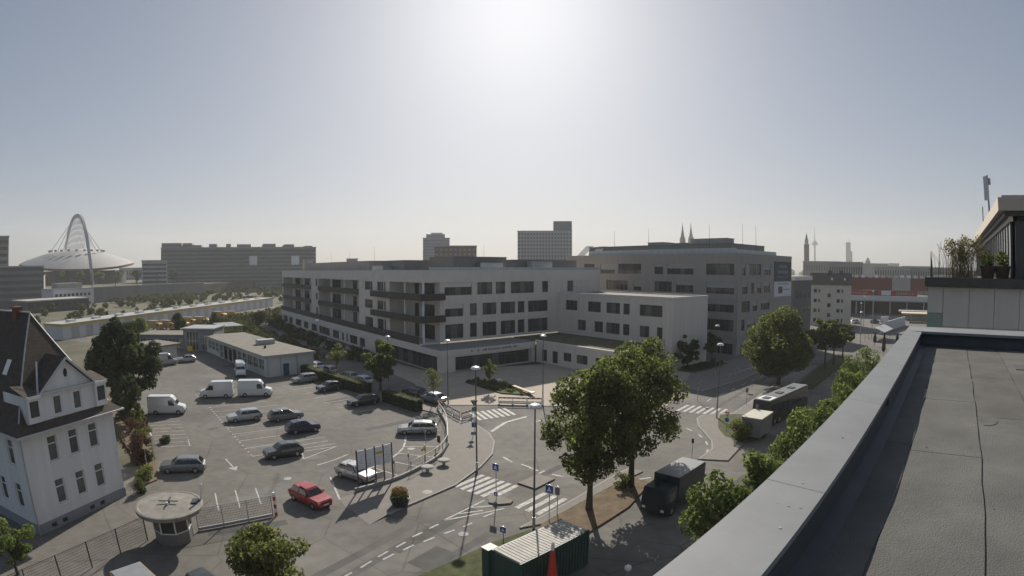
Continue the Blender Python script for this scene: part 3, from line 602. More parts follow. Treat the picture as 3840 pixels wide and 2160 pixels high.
# steel mesh fence beside the gatehouse and the sliding gate
def mesh_mat(name, c):
    if name in MATS: return MATS[name]
    m = mat(name, c, .6, .05, metal=.3); nt = m.node_tree; b = nt.nodes['Principled BSDF']
    tc = nt.nodes.new('ShaderNodeTexCoord'); sp = nt.nodes.new('ShaderNodeSeparateXYZ'); nt.links.new(tc.outputs['Object'], sp.inputs[0])
    def line(ax, per, wd):
        md = nt.nodes.new('ShaderNodeMath'); md.operation = 'PINGPONG'; md.inputs[1].default_value = per/2; nt.links.new(sp.outputs[ax], md.inputs[0])
        lt_ = nt.nodes.new('ShaderNodeMath'); lt_.operation = 'LESS_THAN'; lt_.inputs[1].default_value = wd; nt.links.new(md.outputs[0], lt_.inputs[0]); return lt_
    a, c_ = line('X', .12, .009), line('Z', .2, .009); mx = nt.nodes.new('ShaderNodeMath'); mx.operation = 'MAXIMUM'
    nt.links.new(a.outputs[0], mx.inputs[0]); nt.links.new(c_.outputs[0], mx.inputs[1]); nt.links.new(mx.outputs[0], b.inputs['Alpha']); return m
MESH = mesh_mat('welded_wire_mesh', (.10, .12, .12))
def fence(label, pts, h, gate=False, n=None, name='fence', group=None):
    a, b = pts; L = math.dist(a, b); rz = math.atan2(b[1]-a[1], b[0]-a[0])
    f = T(name, label, 'gate' if gate else 'fence', (a[0], a[1], 0), rz, group); n = n or max(1, round(L/2.5))
    for i in range(n+1): MB().box(i*L/n-.035, i*L/n+.035, -.035, .035, 0, h+.06).build('post', DMETAL if not gate else METAL, f)
    for i in range(n): q = MB(); x0, x1 = i*L/n+.036, (i+1)*L/n-.036; q.quad((x0, 0, .06), (x1, 0, .06), (x1, 0, h), (x0, 0, h)); q.build('mesh_panel', MESH, f)
    rl = MB(); rl.bar((.04, 0, h+.02), (L-.04, 0, h+.02), .03, .03)
    if gate: rl.box(.04, L-.04, -.06, .06, .08, .3)
    rl.build('rail', METAL if gate else DMETAL, f); return f
fence('dark wire mesh fence running from the gatehouse past the villa', ((-25.9, 29.4), (-29.2, 16.5)), 1.9)
fence('grey sliding mesh gate across the car park entrance by the gatehouse', ((-23.0, 32.3), (-18.5, 36.5)), 1.8, True, 3, 'sliding_gate')
MB()
gp = T('gate_post', 'red and white gate end post at the sliding gate', 'post', (-18.3, 36.7, 0))
for i in range(6): MB().box(-.09, .09, -.09, .09, i*.34, (i+1)*.34).build('band', RED if i % 2 == 0 else WHITE, gp)

# curved low wall with railing round the car park corner
cv = [(-13.4, 42.7), (-10.6, 45.75), (-8.7, 49.2), (-7.4, 52.5), (-6.95, 56.0), (-7.05, 57.6), (-8.1, 65.0), (-10.0, 71.6)]
def smooth(pts, k=5):
    out = []
    for i in range(len(pts)-1):
        p0 = Vector(pts[max(0, i-1)]); p1 = Vector(pts[i]); p2 = Vector(pts[i+1]); p3 = Vector(pts[min(len(pts)-1, i+2)])
        for j in range(k):
            t = j/k; out.append(tuple(.5*((2*p1)+(p2-p0)*t+(2*p0-5*p1+4*p2-p3)*t*t+(3*p1-p0-3*p2+p3)*t**3)))
    return out+[pts[-1]]
cvs = smooth(cv)
lw = T('boundary_wall', 'low curved concrete wall with steel railing round the car park', 'wall', (0, 0, 0))
w_ = MB()
for a, b in zip(cvs[:-1], cvs[1:]): w_.bar((*a, .2), (*b, .2), .24, .4)
w_.build('wall_base', KERB, lw); rl = MB()
for a, b in zip(cvs[8:-1], cvs[9:]): rl.bar((*a, 1.25), (*b, 1.25), .05, .05); rl.bar((*a, .7), (*b, .7), .03, .03)
rl.build('rail', DMETAL, lw)
for p in cvs[8::3]: MB().bar((*p, .4), (*p, 1.25), .06, .06).build('post', DMETAL, lw)

# row of four white notice boards on five posts
sb = T('notice_board', 'four white panel notice board on five tall dark posts', 'sign board', (-13.2, 43.2, 0), math.atan2(2.7, 2.5))
for i in range(5): MB().box(i*.92-.05, i*.92+.05, -.05, .05, 0, 3.75).build('post', DMETAL, sb)
for i in range(4):
    p = MB().box(i*.92+.06, i*.92+.86, -.025, .025, 1.9, 3.62).build('panel', mat('board_white', (.7, .72, .75), .6), sb)
    if i == 2: MB().box(i*.92+.1, i*.92+.82, -.035, -.026, 2.95, 3.15).build('yellow_strip', YELLOW, p)
    t_ = MB()
    for k in range(4): t_.box(i*.92+.14, i*.92+.14+rnd.uniform(.4, .62), -.033, -.026, 2.05+k*.2, 2.09+k*.2)
    t_.build('print', METAL, p)
p = MB().box(1.9, 2.7, -.02, .02, .6, 1.2).build('lower_panel', METAL, sb)

# flower planter and mushroom bowls on the pavement
def leaves(seed, blobs, n, size, flat=0.):
    g_ = np.random.default_rng(seed); bl = np.array(blobs, float); wts = bl[:, 3]**2; idx = g_.choice(len(bl), n, p=wts/wts.sum())
    d = g_.normal(size=(n, 3)); d /= np.linalg.norm(d, axis=1)[:, None]; rr = bl[idx, 3]*(.35+.65*g_.random(n)**.45)
    sq = bl[idx, 4][:, None] if bl.shape[1] > 4 else np.ones((n, 1))
    pos = bl[idx, :3]+d*rr[:, None]*np.concatenate([np.ones((n, 2)), sq], 1)
    nr = d*.7+g_.normal(size=(n, 3))*.6+np.array([0, 0, .3]); nr /= np.linalg.norm(nr, axis=1)[:, None]
    a = np.cross(nr, g_.normal(size=(n, 3))); a /= np.linalg.norm(a, axis=1)[:, None]; b = np.cross(nr, a)
    s = size*(.6+.8*g_.random(n))[:, None]
    v = np.stack([pos-a*s*.5, pos+b*s*.32+nr*s*.08, pos+a*s*.55, pos-b*s*.32+nr*s*.08], 1).reshape(-1, 3)
    me = bpy.data.meshes.new('leaves'); me.vertices.add(4*n); me.vertices.foreach_set('co', v.ravel())
    me.loops.add(4*n); me.loops.foreach_set('vertex_index', np.arange(4*n)); me.polygons.add(n); me.polygons.foreach_set('loop_start', np.arange(n)*4)
    me.polygons.foreach_set('loop_total', np.full(n, 4)); me.update(calc_edges=True); return me
F_MID = foliage('foliage_mid', (.062, .078, .04), (.155, .165, .08), .55)
F_DARK = foliage('foliage_dark', (.042, .058, .034), (.095, .112, .06), .35)
F_YEL = foliage('foliage_yellow_green', (.07, .10, .045), (.155, .18, .08), .5)
F_SCRUB = foliage('foliage_scrub', (.05, .06, .036), (.11, .115, .065), .3)
F_OLIVE = foliage('foliage_olive', (.07, .085, .042), (.16, .165, .08), .55)
F_RED = foliage('foliage_purple', (.05, .028, .028), (.11, .07, .062), .3)
F_FLOWER = foliage('orange_flowers', (.2, .085, .03), (.24, .16, .06), .2)
F_CON = foliage('conifer_needles', (.045, .058, .04), (.10, .112, .07), .3)
fp = T('flower_planter', 'dark round planter full of orange flowers by the kerb', 'planter', (-9.0, 40.5, 0))
MB().lathe([(.55, 0), (.62, .1), (.85, .8), (.78, .82), (.7, .7), (.01, .7)], 18).build('pot', mat('planter_dark', (.03, .035, .04), .6), fp)
o = leaves(3, [(0, 0, .95, .75, .55)], 900, .14); o.materials.append(F_MID); obj('foliage', o, fp)
o = leaves(4, [(0, 0, 1.35, .7, .5)], 700, .12); o.materials.append(F_FLOWER); obj('flowers', o, fp)
bw = MB().lathe([(.16, 0), (.16, .25), (.6, .42), (.62, .52), (.5, .58), (.01, .6)], 16).build('concrete_bowl', CONC)
tag(bw, 'mushroom shaped concrete bollard on the pavement beside the curved wall', 'bollard', 'concrete bowls on the pavement'); bw.location = (-7.9, 48.3, .12)
dup(bw, (-6.6, 50.3, .12))

# ================================================================== workshop sheds of the yard
SHED = mat('shed_white_cladding', (.52, .52, .51), .8, .08, .6); FELT = mat('shed_roof_felt', (.19, .175, .15), .95, .2, .5)
ws = T('workshop', 'long low white workshop with flat felt roof and open bays', 'workshop', (-43.4, 89.0, 0), math.atan2(24, -27))
# local x along the yard front (away from camera), yard side at y=0 facing +y?  use y<0 as building depth
L_ = 38.0
sh = MB(); bays = [(1.2+i*3.0, 3.9+i*3.0, .05 if 4 < i < 9 else 1.0, 3.0) for i in range(12)]
wall_face(sh, (0, 0), (1, 0), (0, 1), L_, 0, 3.6, bays, dep=.25)
sh.box(0, L_, -9.7, -9.5, 0, 3.6); sh.box(-.1, 0, -9.7, 0, 0, 3.6); sh.box(L_, L_+.1, -9.7, 0, 0, 3.6); sh.build('wall', SHED, ws)
for i, o in enumerate(bays):
    if 4 < i < 8: MB().box(o[0], o[1], -2.2, -2.1, 0, 3.0).build('bay_back', DMETAL, ws)
    else: window(ws, (0, 0), (1, 0), (0, 1), o, pw=.9, frame=WFRAME, transom=.5)
rf = MB(); rf.box(-.4, L_+.4, -10, .5, 3.6, 3.95); wr_ = rf.build('roof', FELT, ws)
ed = MB(); ed.box(-.46, L_+.46, .5, .58, 3.5, 3.98); ed.box(-.48, -.4, -10, .5, 3.5, 3.98); ed.build('roof_edge', CONC, ws)
MB().box(14, 15.6, -8, -4.2, 3.95, 4.9).build('rooflight', METAL, wr_); MB().cyl((9, -3.6, 3.95), (9, -3.6, 4.5), .25).build('roof_vent', DMETAL, wr_)
q = MB()
for x0, x1, z0 in ((-.13, -.1, 0),): q.box(x0, x1, -4.5, -3.3, 0, 2.2)
q.build('door', mat('door_blue', (.03, .06, .14), .6), ws)
for y in (-.3, -2.9, -6.3): MB().box(-.2, -.1, y, y+.2, 0, 3.5).build('pilaster', CONC, ws)
ws2 = T('garage', 'grey workshop garage with glazed doors closing the end of the yard', 'workshop', (-70.5, 115.5, 0), math.atan2(-1.5, -8))
sh = MB(); oo = [(.6, 3.4, .1, 3.3), (4.2, 7.4, .1, 4.6)]
wall_face(sh, (0, 0), (1, 0), (0, 1), 8.2, 0, 5.2, oo); sh.box(0, .2, -8, 0, 0, 5.2); sh.box(8, 8.2, -8, 0, 0, 5.2); sh.box(0.2, 8, -8, -7.8, 0, 5.2); sh.build('wall', mat('grey_cladding', (.2, .21, .22), .7), ws2)
for o in oo: window(ws2, (0, 0), (1, 0), (0, 1), o, pw=.9, frame=WFRAME, transom=.5, glass=GLASS2)
MB().box(-.3, 8.5, -8.3, .4, 5.2, 5.45).build('roof', METAL, ws2)
MB().box(5.6, 7.0, .05, .6, 0, 1.2).build('yellow_bin', YELLOW, ws2)
ws3 = T('shed', 'low grey shed with a row of small windows behind the office hut', 'shed', (-79.5, 116, 0), math.atan2(-4, -18))
sh = MB(); oo = [(.8+i*2.1, 2.5+i*2.1, 1.2, 2.6) for i in range(9)]; wall_face(sh, (0, 0), (1, 0), (0, 1), 20, 0, 3.3, oo); sh.box(0, .2, -9, 0, 0, 3.3); sh.box(19.8, 20, -9, 0, 0, 3.3); sh.build('wall', mat('grey_cladding', (.2, .21, .22)), ws3)
for o in oo: window(ws3, (0, 0), (1, 0), (0, 1), o, pw=1, frame=WFRAME)
MB().box(-.3, 20.3, -9.3, .4, 3.3, 3.6).build('roof', FELT, ws3)
of = T('office_hut', 'small white office hut with overhanging flat roof in the yard', 'hut', (-74.2, 104.6, 0), math.atan2(-7.5, -2.6))
sh = MB(); oo = [(4.5, 6.0, 1.0, 2.0)]; wall_face(sh, (0, 0), (1, 0), (0, 1), 8.2, 0, 2.9, oo); wall_face(sh, (0, 0), (0, -1), (-1, 0), 9, 0, 2.9, []); sh.box(8.0, 8.2, -9, 0, 0, 2.9); sh.build('wall', SHED, of)
window(of, (0, 0), (1, 0), (0, 1), oo[0], pw=1)
MB().box(-.9, 8.9, -9.5, .8, 2.9, 3.15).build('roof', FELT, of); MB().box(-.3, -.02, .05, .7, 2.1, 2.7).build('yellow_sign', YELLOW, of)
# bright metal canopy behind the workshop
cn = T('metal_canopy', 'bright corrugated metal canopy roof behind the workshop', 'canopy', (-74, 126, 0), math.atan2(24, -27))
q = MB()
for i in range(10): q.box(i*.9, i*.9+.82, -6, 0, 4.6+.02*i, 4.75+.02*i)
q.build('roof_sheet', mat('bright_sheet_metal', (.5, .5, .48), .35, .15, metal=.5), cn)
for x, y in ((.4, -.4), (8.4, -.4), (.4, -5.6), (8.4, -5.6)): MB().box(x-.08, x+.08, y-.08, y+.08, 0, 4.6).build('post', METAL, cn)

# ================================================================== trees
def tree(name, label, loc, h, cb, rx, seed, fm, n=5000, leaf=.28, tr=.18, group=None, ry=None, nb=30, lean=0, shape=0., cat='tree'):
    g_ = random.Random(seed); ry = ry or rx; t = T(name, label, cat, loc, g_.uniform(0, 6), group)
    zc, hz_ = (cb+h)/2, (h-cb)/2; bl = []
    while len(bl) < nb:
        x, y, z = (g_.uniform(-1, 1) for _ in range(3)); q = x*x+y*y+z*z
        if q > 1 or q < .3: continue
        k = 1-shape*max(0, z)*.9
        r_ = g_.uniform(.14, .28) if nb > 24 else g_.uniform(.28, .46); bl.append((x*rx*(1-r_*.8)*k, y*ry*(1-r_*.8)*k, zc+z*hz_*(1-r_*.75), r_*rx*.92, min(1.25, hz_/rx)*.85))
    bl.append((0, 0, zc, rx*.4, hz_/rx*.8))
    if cat == 'shrub': bl += [(g_.uniform(-.5, .5)*rx, g_.uniform(-.5, .5)*rx, rx*.32, rx*.4, .8) for _ in range(6)]
    tk = MB(); p = Vector((0, 0, -.05)); steps = 5; ztop = zc+hz_*.35; pts = []
    for i in range(steps+1): f = i/steps; pts.append((Vector((g_.uniform(-.1, .1)*f*2+lean*f, g_.uniform(-.1, .1)*f*2, ztop*f-.05)), tr*(1.25 if i == 0 else 1)*(1-.72*f)))
    for (a, ra_), (b, rb2) in zip(pts[:-1], pts[1:]): tk.cyl(a, b, ra_, rb2, 8, False)
    for b in bl[:28]:
        f = g_.uniform(.4, .85); a = pts[0][0].lerp(pts[-1][0], f); a.z = max(a.z, cb*.8); e = Vector(b[:3]); m_ = a.lerp(e, .55)+Vector((0, 0, .12*rx))
        tk.cyl(a, m_, tr*.36, tr*.24, 5, False); tk.cyl(m_, e, tr*.24, tr*.07, 5, False)
    tk.build('trunk', BARK, t, True)
    me = leaves(seed, bl, n, leaf); me.materials.append(fm); obj('crown', me, t); return t
tree('broadleaf_tree', 'big leafy broadleaf tree on the dry verge, trunk nearer the container', (6.1, 40.1, .1), 12.8, 2.2, 4.3, 11, F_MID, 14500, .27, .26, 'pair of big trees on the verge', nb=58)
tree('broadleaf_tree', 'big leafy broadleaf tree on the dry verge beside the dark lorry', (10.4, 44.5, .1), 13.7, 2.7, 5.3, 12, F_MID, 17500, .27, .28, 'pair of big trees on the verge', nb=66)
tree('weeping_tree', 'tall dense tree beside the parked coach', (44.2, 82.0, .1), 13.4, .4, 7.6, 13, F_OLIVE, 20000, .4, .35, nb=20, ry=6, shape=.35)
tree('street_tree', 'mid green street tree on the lawn past the coach, nearest the tall dense tree', (61, 93.6, .1), 10.2, 3.0, 4.9, 14, F_MID, 7000, .42, .22, 'street trees beyond the coach')
tree('street_tree', 'mid green street tree in the middle of the row past the coach', (65, 96.5, .1), 9.4, 3.0, 4.2, 15, F_MID, 5000, .42, .2, 'street trees beyond the coach')
tree('street_tree', 'slender street tree ending the row past the coach', (72, 103.2, .1), 8.4, 3.0, 3.4, 16, F_OLIVE, 4000, .42, .18, 'street trees beyond the coach')
tree('hedge_tree', 'yellowish green tree growing from the gap in the hedge', (-20.6, 82.6, .0), 8.4, 1.2, 3.2, 17, F_YEL, 6000, .34, .2)
tree('young_tree', 'thin young tree with sparse crown by the zebra crossing', (-11, 74.2, .05), 5.5, 2.2, 1.6, 18, F_OLIVE, 700, .22, .07)
tree('young_tree', 'sparse young tree beside the cars parked behind the hedge', (-31.0, 92.3, .05), 6.2, 2.2, 2.2, 19, F_OLIVE, 900, .28, .09)
tree('young_tree', 'narrow young tree in the planted island before the entrance', (-3.4, 84.0, .1), 5.2, 1.5, 1.3, 20, F_MID, 900, .24, .07)
tree('round_tree', 'dark round tree against the blank end wall of the pale building', (33.4, 99.4, .1), 6.7, .8, 3.0, 21, F_DARK, 5500, .32, .16)
tree('round_tree', 'dark ball crowned tree at the foot of the taupe block', (40.2, 103.9, .1), 6.6, 2.0, 2.3, 22, F_DARK, 3500, .32, .14)
tree('pine_tree', 'large dark pine tree behind the white villa', (-50.0, 57.5, 0), 14.6, .6, 6.3, 23, F_CON, 19000, .42, .35, nb=44, shape=.8)
tree('pine_tree', 'smaller dark evergreen beside the big pine at the car park', (-45.5, 52.5, 0), 7.4, .3, 2.6, 24, F_DARK, 4500, .3, .16)
tree('purple_shrub', 'purple leaved tall shrub at the corner of the white villa', (-37.0, 43.2, .0), 5.0, .2, 2.1, 25, F_RED, 3800, .22, .1, cat='shrub')
tree('garden_shrub', 'round green shrub at the foot of the villa facade', (-32.0, 36.9, .0), 1.5, .05, .8, 26, F_DARK, 1200, .14, .05, cat='shrub', nb=8)
tree('garden_shrub', 'low green shrub between the purple shrub and the parked grey car', (-33.6, 39.6, .0), 1.6, .05, 1.3, 27, F_MID, 1500, .16, .05, cat='shrub', nb=8)
tree('garden_shrub', 'small dark shrub at the head of the bays beside the white panel', (-38.6, 50.3, .0), 1.4, .05, .9, 28, F_DARK, 900, .16, .05, cat='shrub', nb=6)
tree('lawn_shrub', 'loose shrub on the lawn in front of the white box trailer', (25.4, 55.4, .1), 2.6, .1, 1.7, 29, F_OLIVE, 2200, .2, .06, cat='shrub', nb=10)
tree('verge_bush', 'small pale bush at the trunk of the tree beside the dark lorry', (9.6, 44.4, .1), 1.9, .1, .9, 30, F_OLIVE, 900, .16, .05, cat='shrub', nb=6)
tree('roadside_tree', 'olive green tree at the kerb opposite the sliding gate', (-13.2, 24.6, 0), 5.6, 1.6, 2.7, 31, F_OLIVE, 9000, .2, .12, nb=24)
tree('garden_tree', 'bright green garden tree in front of the villa side wall', (-31.5, 20.6, 0), 4.6, .8, 2.6, 32, F_YEL, 5000, .2, .14)
for i, (x, y, h, r_) in enumerate(((9.6, 22.2, 10.3, 2.1), (14.2, 26.9, 10.1, 1.9), (19.2, 31.8, 10.4, 2.3), (23.6, 36.0, 9.8, 2.2), (28.0, 40.4, 10.0, 2.4), (32.8, 45.0, 10.2, 2.4), (38.4, 50.6, 11.4, 2.9))):
    tree('row_tree', ('yellow green row tree below the parapet, %s' % ('first from the container', 'second from the container', 'third from the container', 'fourth from the container', 'fifth from the container', 'sixth from the container', 'last before the stepped neighbour')[i]), (x, y, 0), h, 3.4, r_, 40+i, F_YEL, 5200, .24, .13, 'row of trees below the parapet', nb=22)
# clipped hedges
def hedge(label, a, b, wd, h, seed):
    L = math.dist(a, b); t = T('hedge', label, 'hedge', (*a, 0), math.atan2(b[1]-a[1], b[0]-a[0]), 'clipped hedges of the car park')
    MB().box(.15, L-.15, -wd/2+.15, wd/2-.15, 0, h-.15).build('twigs', mat('hedge_inner', (.02, .025, .012), 1), t)
    g_ = np.random.default_rng(seed); n = int(L*(2*h+wd)*55); k = []
    me = leaves(seed, [(x, y, z, .28) for x in np.arange(.2, L, .4) for y, z in ((-wd/2+.2, .4), (-wd/2+.2, h*.62), (-wd/2+.2, h-.2), (0, h-.18), (wd/2-.2, h-.2), (wd/2-.2, h*.5))], n, .16)
    me.materials.append(F_MID); obj('foliage', me, t)
hedge('long clipped hedge between the car park and the parked cars on the road', (-38.3, 94.4), (-21.8, 79.8), 1.6, 1.7, 61)
hedge('short clipped hedge ending at the zebra crossing corner', (-18.4, 76.2), (-12.3, 70.6), 1.5, 1.7, 62)

# ================================================================== vehicles
def loft(mb, st):
    i0 = len(mb.v); n = None
    for x, prof in st:
        full = [(y, z) for y, z in prof]+[(-y, z) for y, z in prof[::-1] if y > 1e-6]
        n = len(full); mb.v += [(x, y, z) for y, z in full]
    for k in range(len(st)-1):
        for j in range(n): a = i0+k*n+j; b = i0+k*n+(j+1) % n; mb.f.append((a, b, b+n, a+n))
    mb.f.append(tuple(range(i0+n-1, i0-1, -1))); e = i0+(len(st)-1)*n; mb.f.append(tuple(range(e, e+n)))
def car(name, label, L, Wd, H, hood, belt, ws_b, ws_t, rw_t, rw_b, paint, wr=.31, axf=.82, axr=-.78, sides=((.02, .48), (.52, .98)), zb=.2, group=None):
    t = T(name, label, 'car', (0, 0, 0), 0, group); hl, hw = L/2, Wd/2; mb = MB()
    def sec(w_, z0, zs, zt): return [(0, z0), (w_*.88, z0), (w_*.99, z0+.14), (w_, zs), (w_*.93, zt), (0, zt)]
    st = [(hl, sec(hw*.74, zb+.14, .5, hood*.78)), (hl-.12, sec(hw*.88, zb+.04, .52, hood*.9)), (hl-.5, sec(hw*.97, zb, .58, hood*.97)), (ws_b, sec(hw, zb, .66, hood+.04)), (ws_b-.25, sec(hw, zb, .7, belt)),
          (rw_b+.2, sec(hw, zb, .74, belt+.02)), (-hl+.35, sec(hw*.98, zb+.02, .74, belt)), (-hl+.1, sec(hw*.92, zb+.08, .7, belt-.06)), (-hl, sec(hw*.8, zb+.16, .62, belt-.14))]
    loft(mb, st)
    wb, wt = hw*.93, hw*.74
    loft(mb, [(ws_b, [(0, belt-.05), (wb, belt-.05), (wb, belt-.02), (0, belt)]), (ws_t, [(0, belt-.05), (wb, belt-.05), (wt, H-.06), (wt*.8, H)]), ((ws_t+rw_t)/2, [(0, belt-.05), (wb, belt-.05), (wt, H-.03), (wt*.8, H+.03)]), (rw_t, [(0, belt-.05), (wb, belt-.05), (wt, H-.08), (wt*.8, H-.03)]), (rw_b, [(0, belt-.05), (wb*.96, belt-.05), (wb*.9, belt-.02), (0, belt)])])
    mb.build('body', paint, t, False)
    zr = H-.07; e = .014
    def glass(nm, p): q = MB(); q.quad(*p); q.build(nm, CARGLASS, t)
    glass('windscreen', ((ws_b-.04+e, wb*.86, belt+.05), (ws_b-.04+e, -wb*.86, belt+.05), (ws_t+.04+e, -wt*.76, zr+.02), (ws_t+.04+e, wt*.76, zr+.02)))
    glass('rear_window', ((rw_b+.05-e, -wb*.8, belt+.07), (rw_b+.05-e, wb*.8, belt+.07), (rw_t-.03-e, wt*.74, zr), (rw_t-.03-e, -wt*.74, zr)))
    for s in (1, -1):
        for a, b in sides:
            def xb(f): return (ws_b-.25)*(1-f)+(rw_b+.22)*f
            def xt(f): return (ws_t-.02)*(1-f)+(rw_t+.08)*f
            y0, y1 = (wb+e-.01)*s, (wt+e+.01)*s
            pts = [(xb(a), y0, belt+.05), (xb(b), y0, belt+.05), (xt(b), y1, zr-.05), (xt(a), y1, zr-.05)]; glass('side_window', pts if s < 0 else pts[::-1])
        MB().box(hl-.2, hl-.045, s*hw*.56, s*hw*.84, hood*.66, hood*.84).build('headlight', LAMPW, t)
        MB().box(-hl+.02, -hl+.16, s*hw*.62, s*hw*.9, belt-.32, belt-.12).build('tail_light', LAMPR, t)
        MB().box(ws_b-.42, ws_b-.26, s*(hw-.01), s*(hw+.16), belt+.02, belt+.15).build('wing_mirror', paint, t)
        for ax in (axf*hl*.76, axr*hl*.76):
            y = s*(hw-.1); w_ = MB().cyl((ax, y-.1, wr), (ax, y+.1, wr), wr, n=18).build('wheel', RUBBER, t)
            MB().cyl((ax, y+s*.095, wr), (ax, y+s*.112, wr), wr*.62, wr*.55, 12).build('rim', RIM, w_)
    MB().box(hl-.04, hl+.006, -.5, .5, .58, .68).build('grille', BLACKPL, t)
    for s in (1, -1):
        for fx in (.08, .52, .95):
            xx = (ws_b-.25)*(1-fx)+(rw_b+.22)*fx; MB().box(xx-.012, xx+.012, s*(hw-.01), s*(hw+.003), .34, belt-.02).build('door_seam', BLACKPL, t)
        for fx in (.44, .86): xx = (ws_b-.25)*(1-fx)+(rw_b+.22)*fx; MB().box(xx-.09, xx+.09, s*(hw-.02), s*(hw+.02), belt-.14, belt-.1).build('door_handle', paint, t)
    MB().box(-hl-.012, -hl+.05, -.26, .26, .55, .66).build('number_plate', PLATE, t); MB().box(hl-.05, hl+.012, -.26, .26, .42, .53).build('number_plate', PLATE, t)
    MB().box(hl-.3, hl-.03, -hw*.72, hw*.72, zb+.05, .38).build('bumper', BLACKPL, t); MB().box(-hl+.0, -hl+.25, -hw*.74, hw*.74, zb+.06, .46).build('bumper', BLACKPL, t)
    return t
def paint(nm, c, metal=.3): return mat('car_paint_'+nm, c, .28, .04, 2, metal=metal, coat=.6, spec=.5)
P_RED = paint('red', (.32, .025, .03), 0); P_SIL = paint('silver', (.42, .43, .44), .6); P_GREY = paint('grey', (.16, .175, .175)); P_DARK = paint('anthracite', (.045, .055, .055)); P_BLUE = paint('blue', (.02, .03, .075)); P_BLK = paint('black', (.015, .017, .018)); P_WHT = paint('white', (.62, .63, .63), 0); P_LG = paint('light_grey', (.33, .34, .34))
hatch = car('hatchback', 'red hatchback driving towards the sliding gate', 4.2, 1.76, 1.48, .92, .95, .95, .3, -1.35, -1.98, P_RED)
hatch.location = (-16.5, 39.9, .004); hatch.rotation_euler = (0, 0, azr(122))
def again(src, loc, a, label, p, group=None, z=.004): return dup(src, (*loc, z), azr(a), label, group, {'body': p, 'wing_mirror': p})
estate = car('estate_car', 'silver car at the kerb side bays just inside the curved wall', 4.65, 1.8, 1.46, .9, .95, 1.05, .35, -1.75, -2.2, P_SIL, sides=((.02, .33), (.36, .68), (.71, .97)))
estate.location = (-11.0, 60.9, .004); estate.rotation_euler = (0, 0, azr(262))
again(hatch, (-14.2, 46.0), 118, 'silver hatchback beside the white notice board', P_SIL)
again(hatch, (-23.4, 50.4), 228, 'anthracite hatchback parked next to the hatched corner of the middle bays', P_DARK)
again(hatch, (-24.6, 59.2), 48, 'dark blue hatchback in the middle bays', P_BLUE)
again(estate, (-34.0, 62.0), 228, 'silver estate car at the end of the middle bays', P_SIL)
again(estate, (-28.8, 63.8), 48, 'grey green estate car beside the dark blue hatchback', P_GREY)
again(estate, (-20.9, 73.4), 228, 'black car parked under the yellowish hedge tree', P_BLK)
again(hatch, (-28.8, 81.4), 221, 'dark grey hatchback parked nose out along the long hedge', P_DARK)
again(estate, (-35.2, 87.0), 221, 'light grey estate car by the workshop corner', P_LG)
again(estate, (-31.4, 43.2), 245, 'grey car parked at the shrubs of the villa', P_GREY)
again(hatch, (-68.2, 99.8), 235, 'silver topped hatchback beside the office hut', P_SIL)
for i, (x, y, p, nm) in enumerate(((-38.4, 98.8, P_WHT, 'white'), (-34.2, 94.8, P_SIL, 'silver'), (-28.9, 89.8, P_LG, 'light grey'), (-25.4, 86.6, P_WHT, 'bright white'), (-15.2, 79.0, P_DARK, 'anthracite'), (-11.9, 75.6, P_SIL, 'pale silver'))):
    again(hatch if i % 2 else estate, (x+.6, y+.6), -48, nm+' car on the road '+('behind the long hedge' if i < 4 else 'behind the short hedge'), p, 'cars on the road behind the hedges', .01)
# panel vans
def van(label, p):
    t = T('panel_van', label, 'van', (0, 0, 0)); mb = MB(); hw = .98
    def sec(w_, z0, zm, z1, wt): return [(0, z0), (w_*.9, z0), (w_, z0+.2), (w_, zm), (wt, z1-.12), (wt*.82, z1), (0, z1)]
    loft(mb, [(2.65, sec(.78, .4, .7, .95, .7)), (2.5, sec(.92, .28, .8, 1.12, .84)), (1.75, sec(hw, .25, .9, 1.34, .9)), (1.05, sec(hw, .25, 1.2, 2.32, .8)), (.7, sec(hw, .25, 1.3, 2.5, .86)), (-2.5, sec(hw, .25, 1.4, 2.52, .88)), (-2.65, sec(hw*.96, .3, 1.4, 2.44, .84))])
    mb.build('body', p, t)
    q = MB(); q.quad((1.7, .82, 1.42), (1.7, -.82, 1.42), (1.13, -.72, 2.2), (1.13, .72, 2.2)); q.build('windscreen', CARGLASS, t)
    for s in (1, -1):
        q = MB(); pts = [(1.45, s*.99, 1.3), (.4, s*.99, 1.3), (.4, s*.945, 2.0), (1.0, s*.93, 2.0)]; q.quad(*(pts if s < 0 else pts[::-1])); q.build('side_window', CARGLASS, t)
        MB().box(2.4, 2.58, s*.55, s*.82, .82, 1.02).build('headlight', LAMPW, t); MB().box(-2.68, -2.6, s*.78, s*.93, .9, 1.4).build('tail_light', LAMPR, t); MB().box(1.3, 1.44, s*1.0, s*1.22, 1.3, 1.62).build('wing_mirror', BLACKPL, t)
        for ax in (1.75, -1.55):
            y = s*.88; w_ = MB().cyl((ax, y-.12, .34), (ax, y+.12, .34), .34, n=18).build('wheel', RUBBER, t); MB().cyl((ax, y+s*.11, .34), (ax, y+s*.128, .34), .2, .18, 12).build('rim', RIM, w_)
    MB().box(2.35, 2.68, -.8, .8, .32, .6).build('bumper', BLACKPL, t); MB().box(-2.72, -2.5, -.86, .86, .35, .55).build('bumper', BLACKPL, t); return t
vn = van('white panel van in the yard facing the villa, back to back with another', P_WHT); vn.location = (-44.4, 72.6, .004); vn.rotation_euler = (0, 0, azr(247))
again(vn, (-38.9, 75.2), 70, 'white panel van in the yard facing the hedge, back to back with another', P_WHT)
again(vn, (-49.2, 89.6), 150, 'white panel van standing at the open workshop bays', P_WHT)
again(vn, (-46.2, 61.6), 66, 'white panel van parked at the dark pine tree', P_WHT)
again(vn, (-70.4, 94.6), 40, 'pale grey panel van in front of the office hut', P_LG)
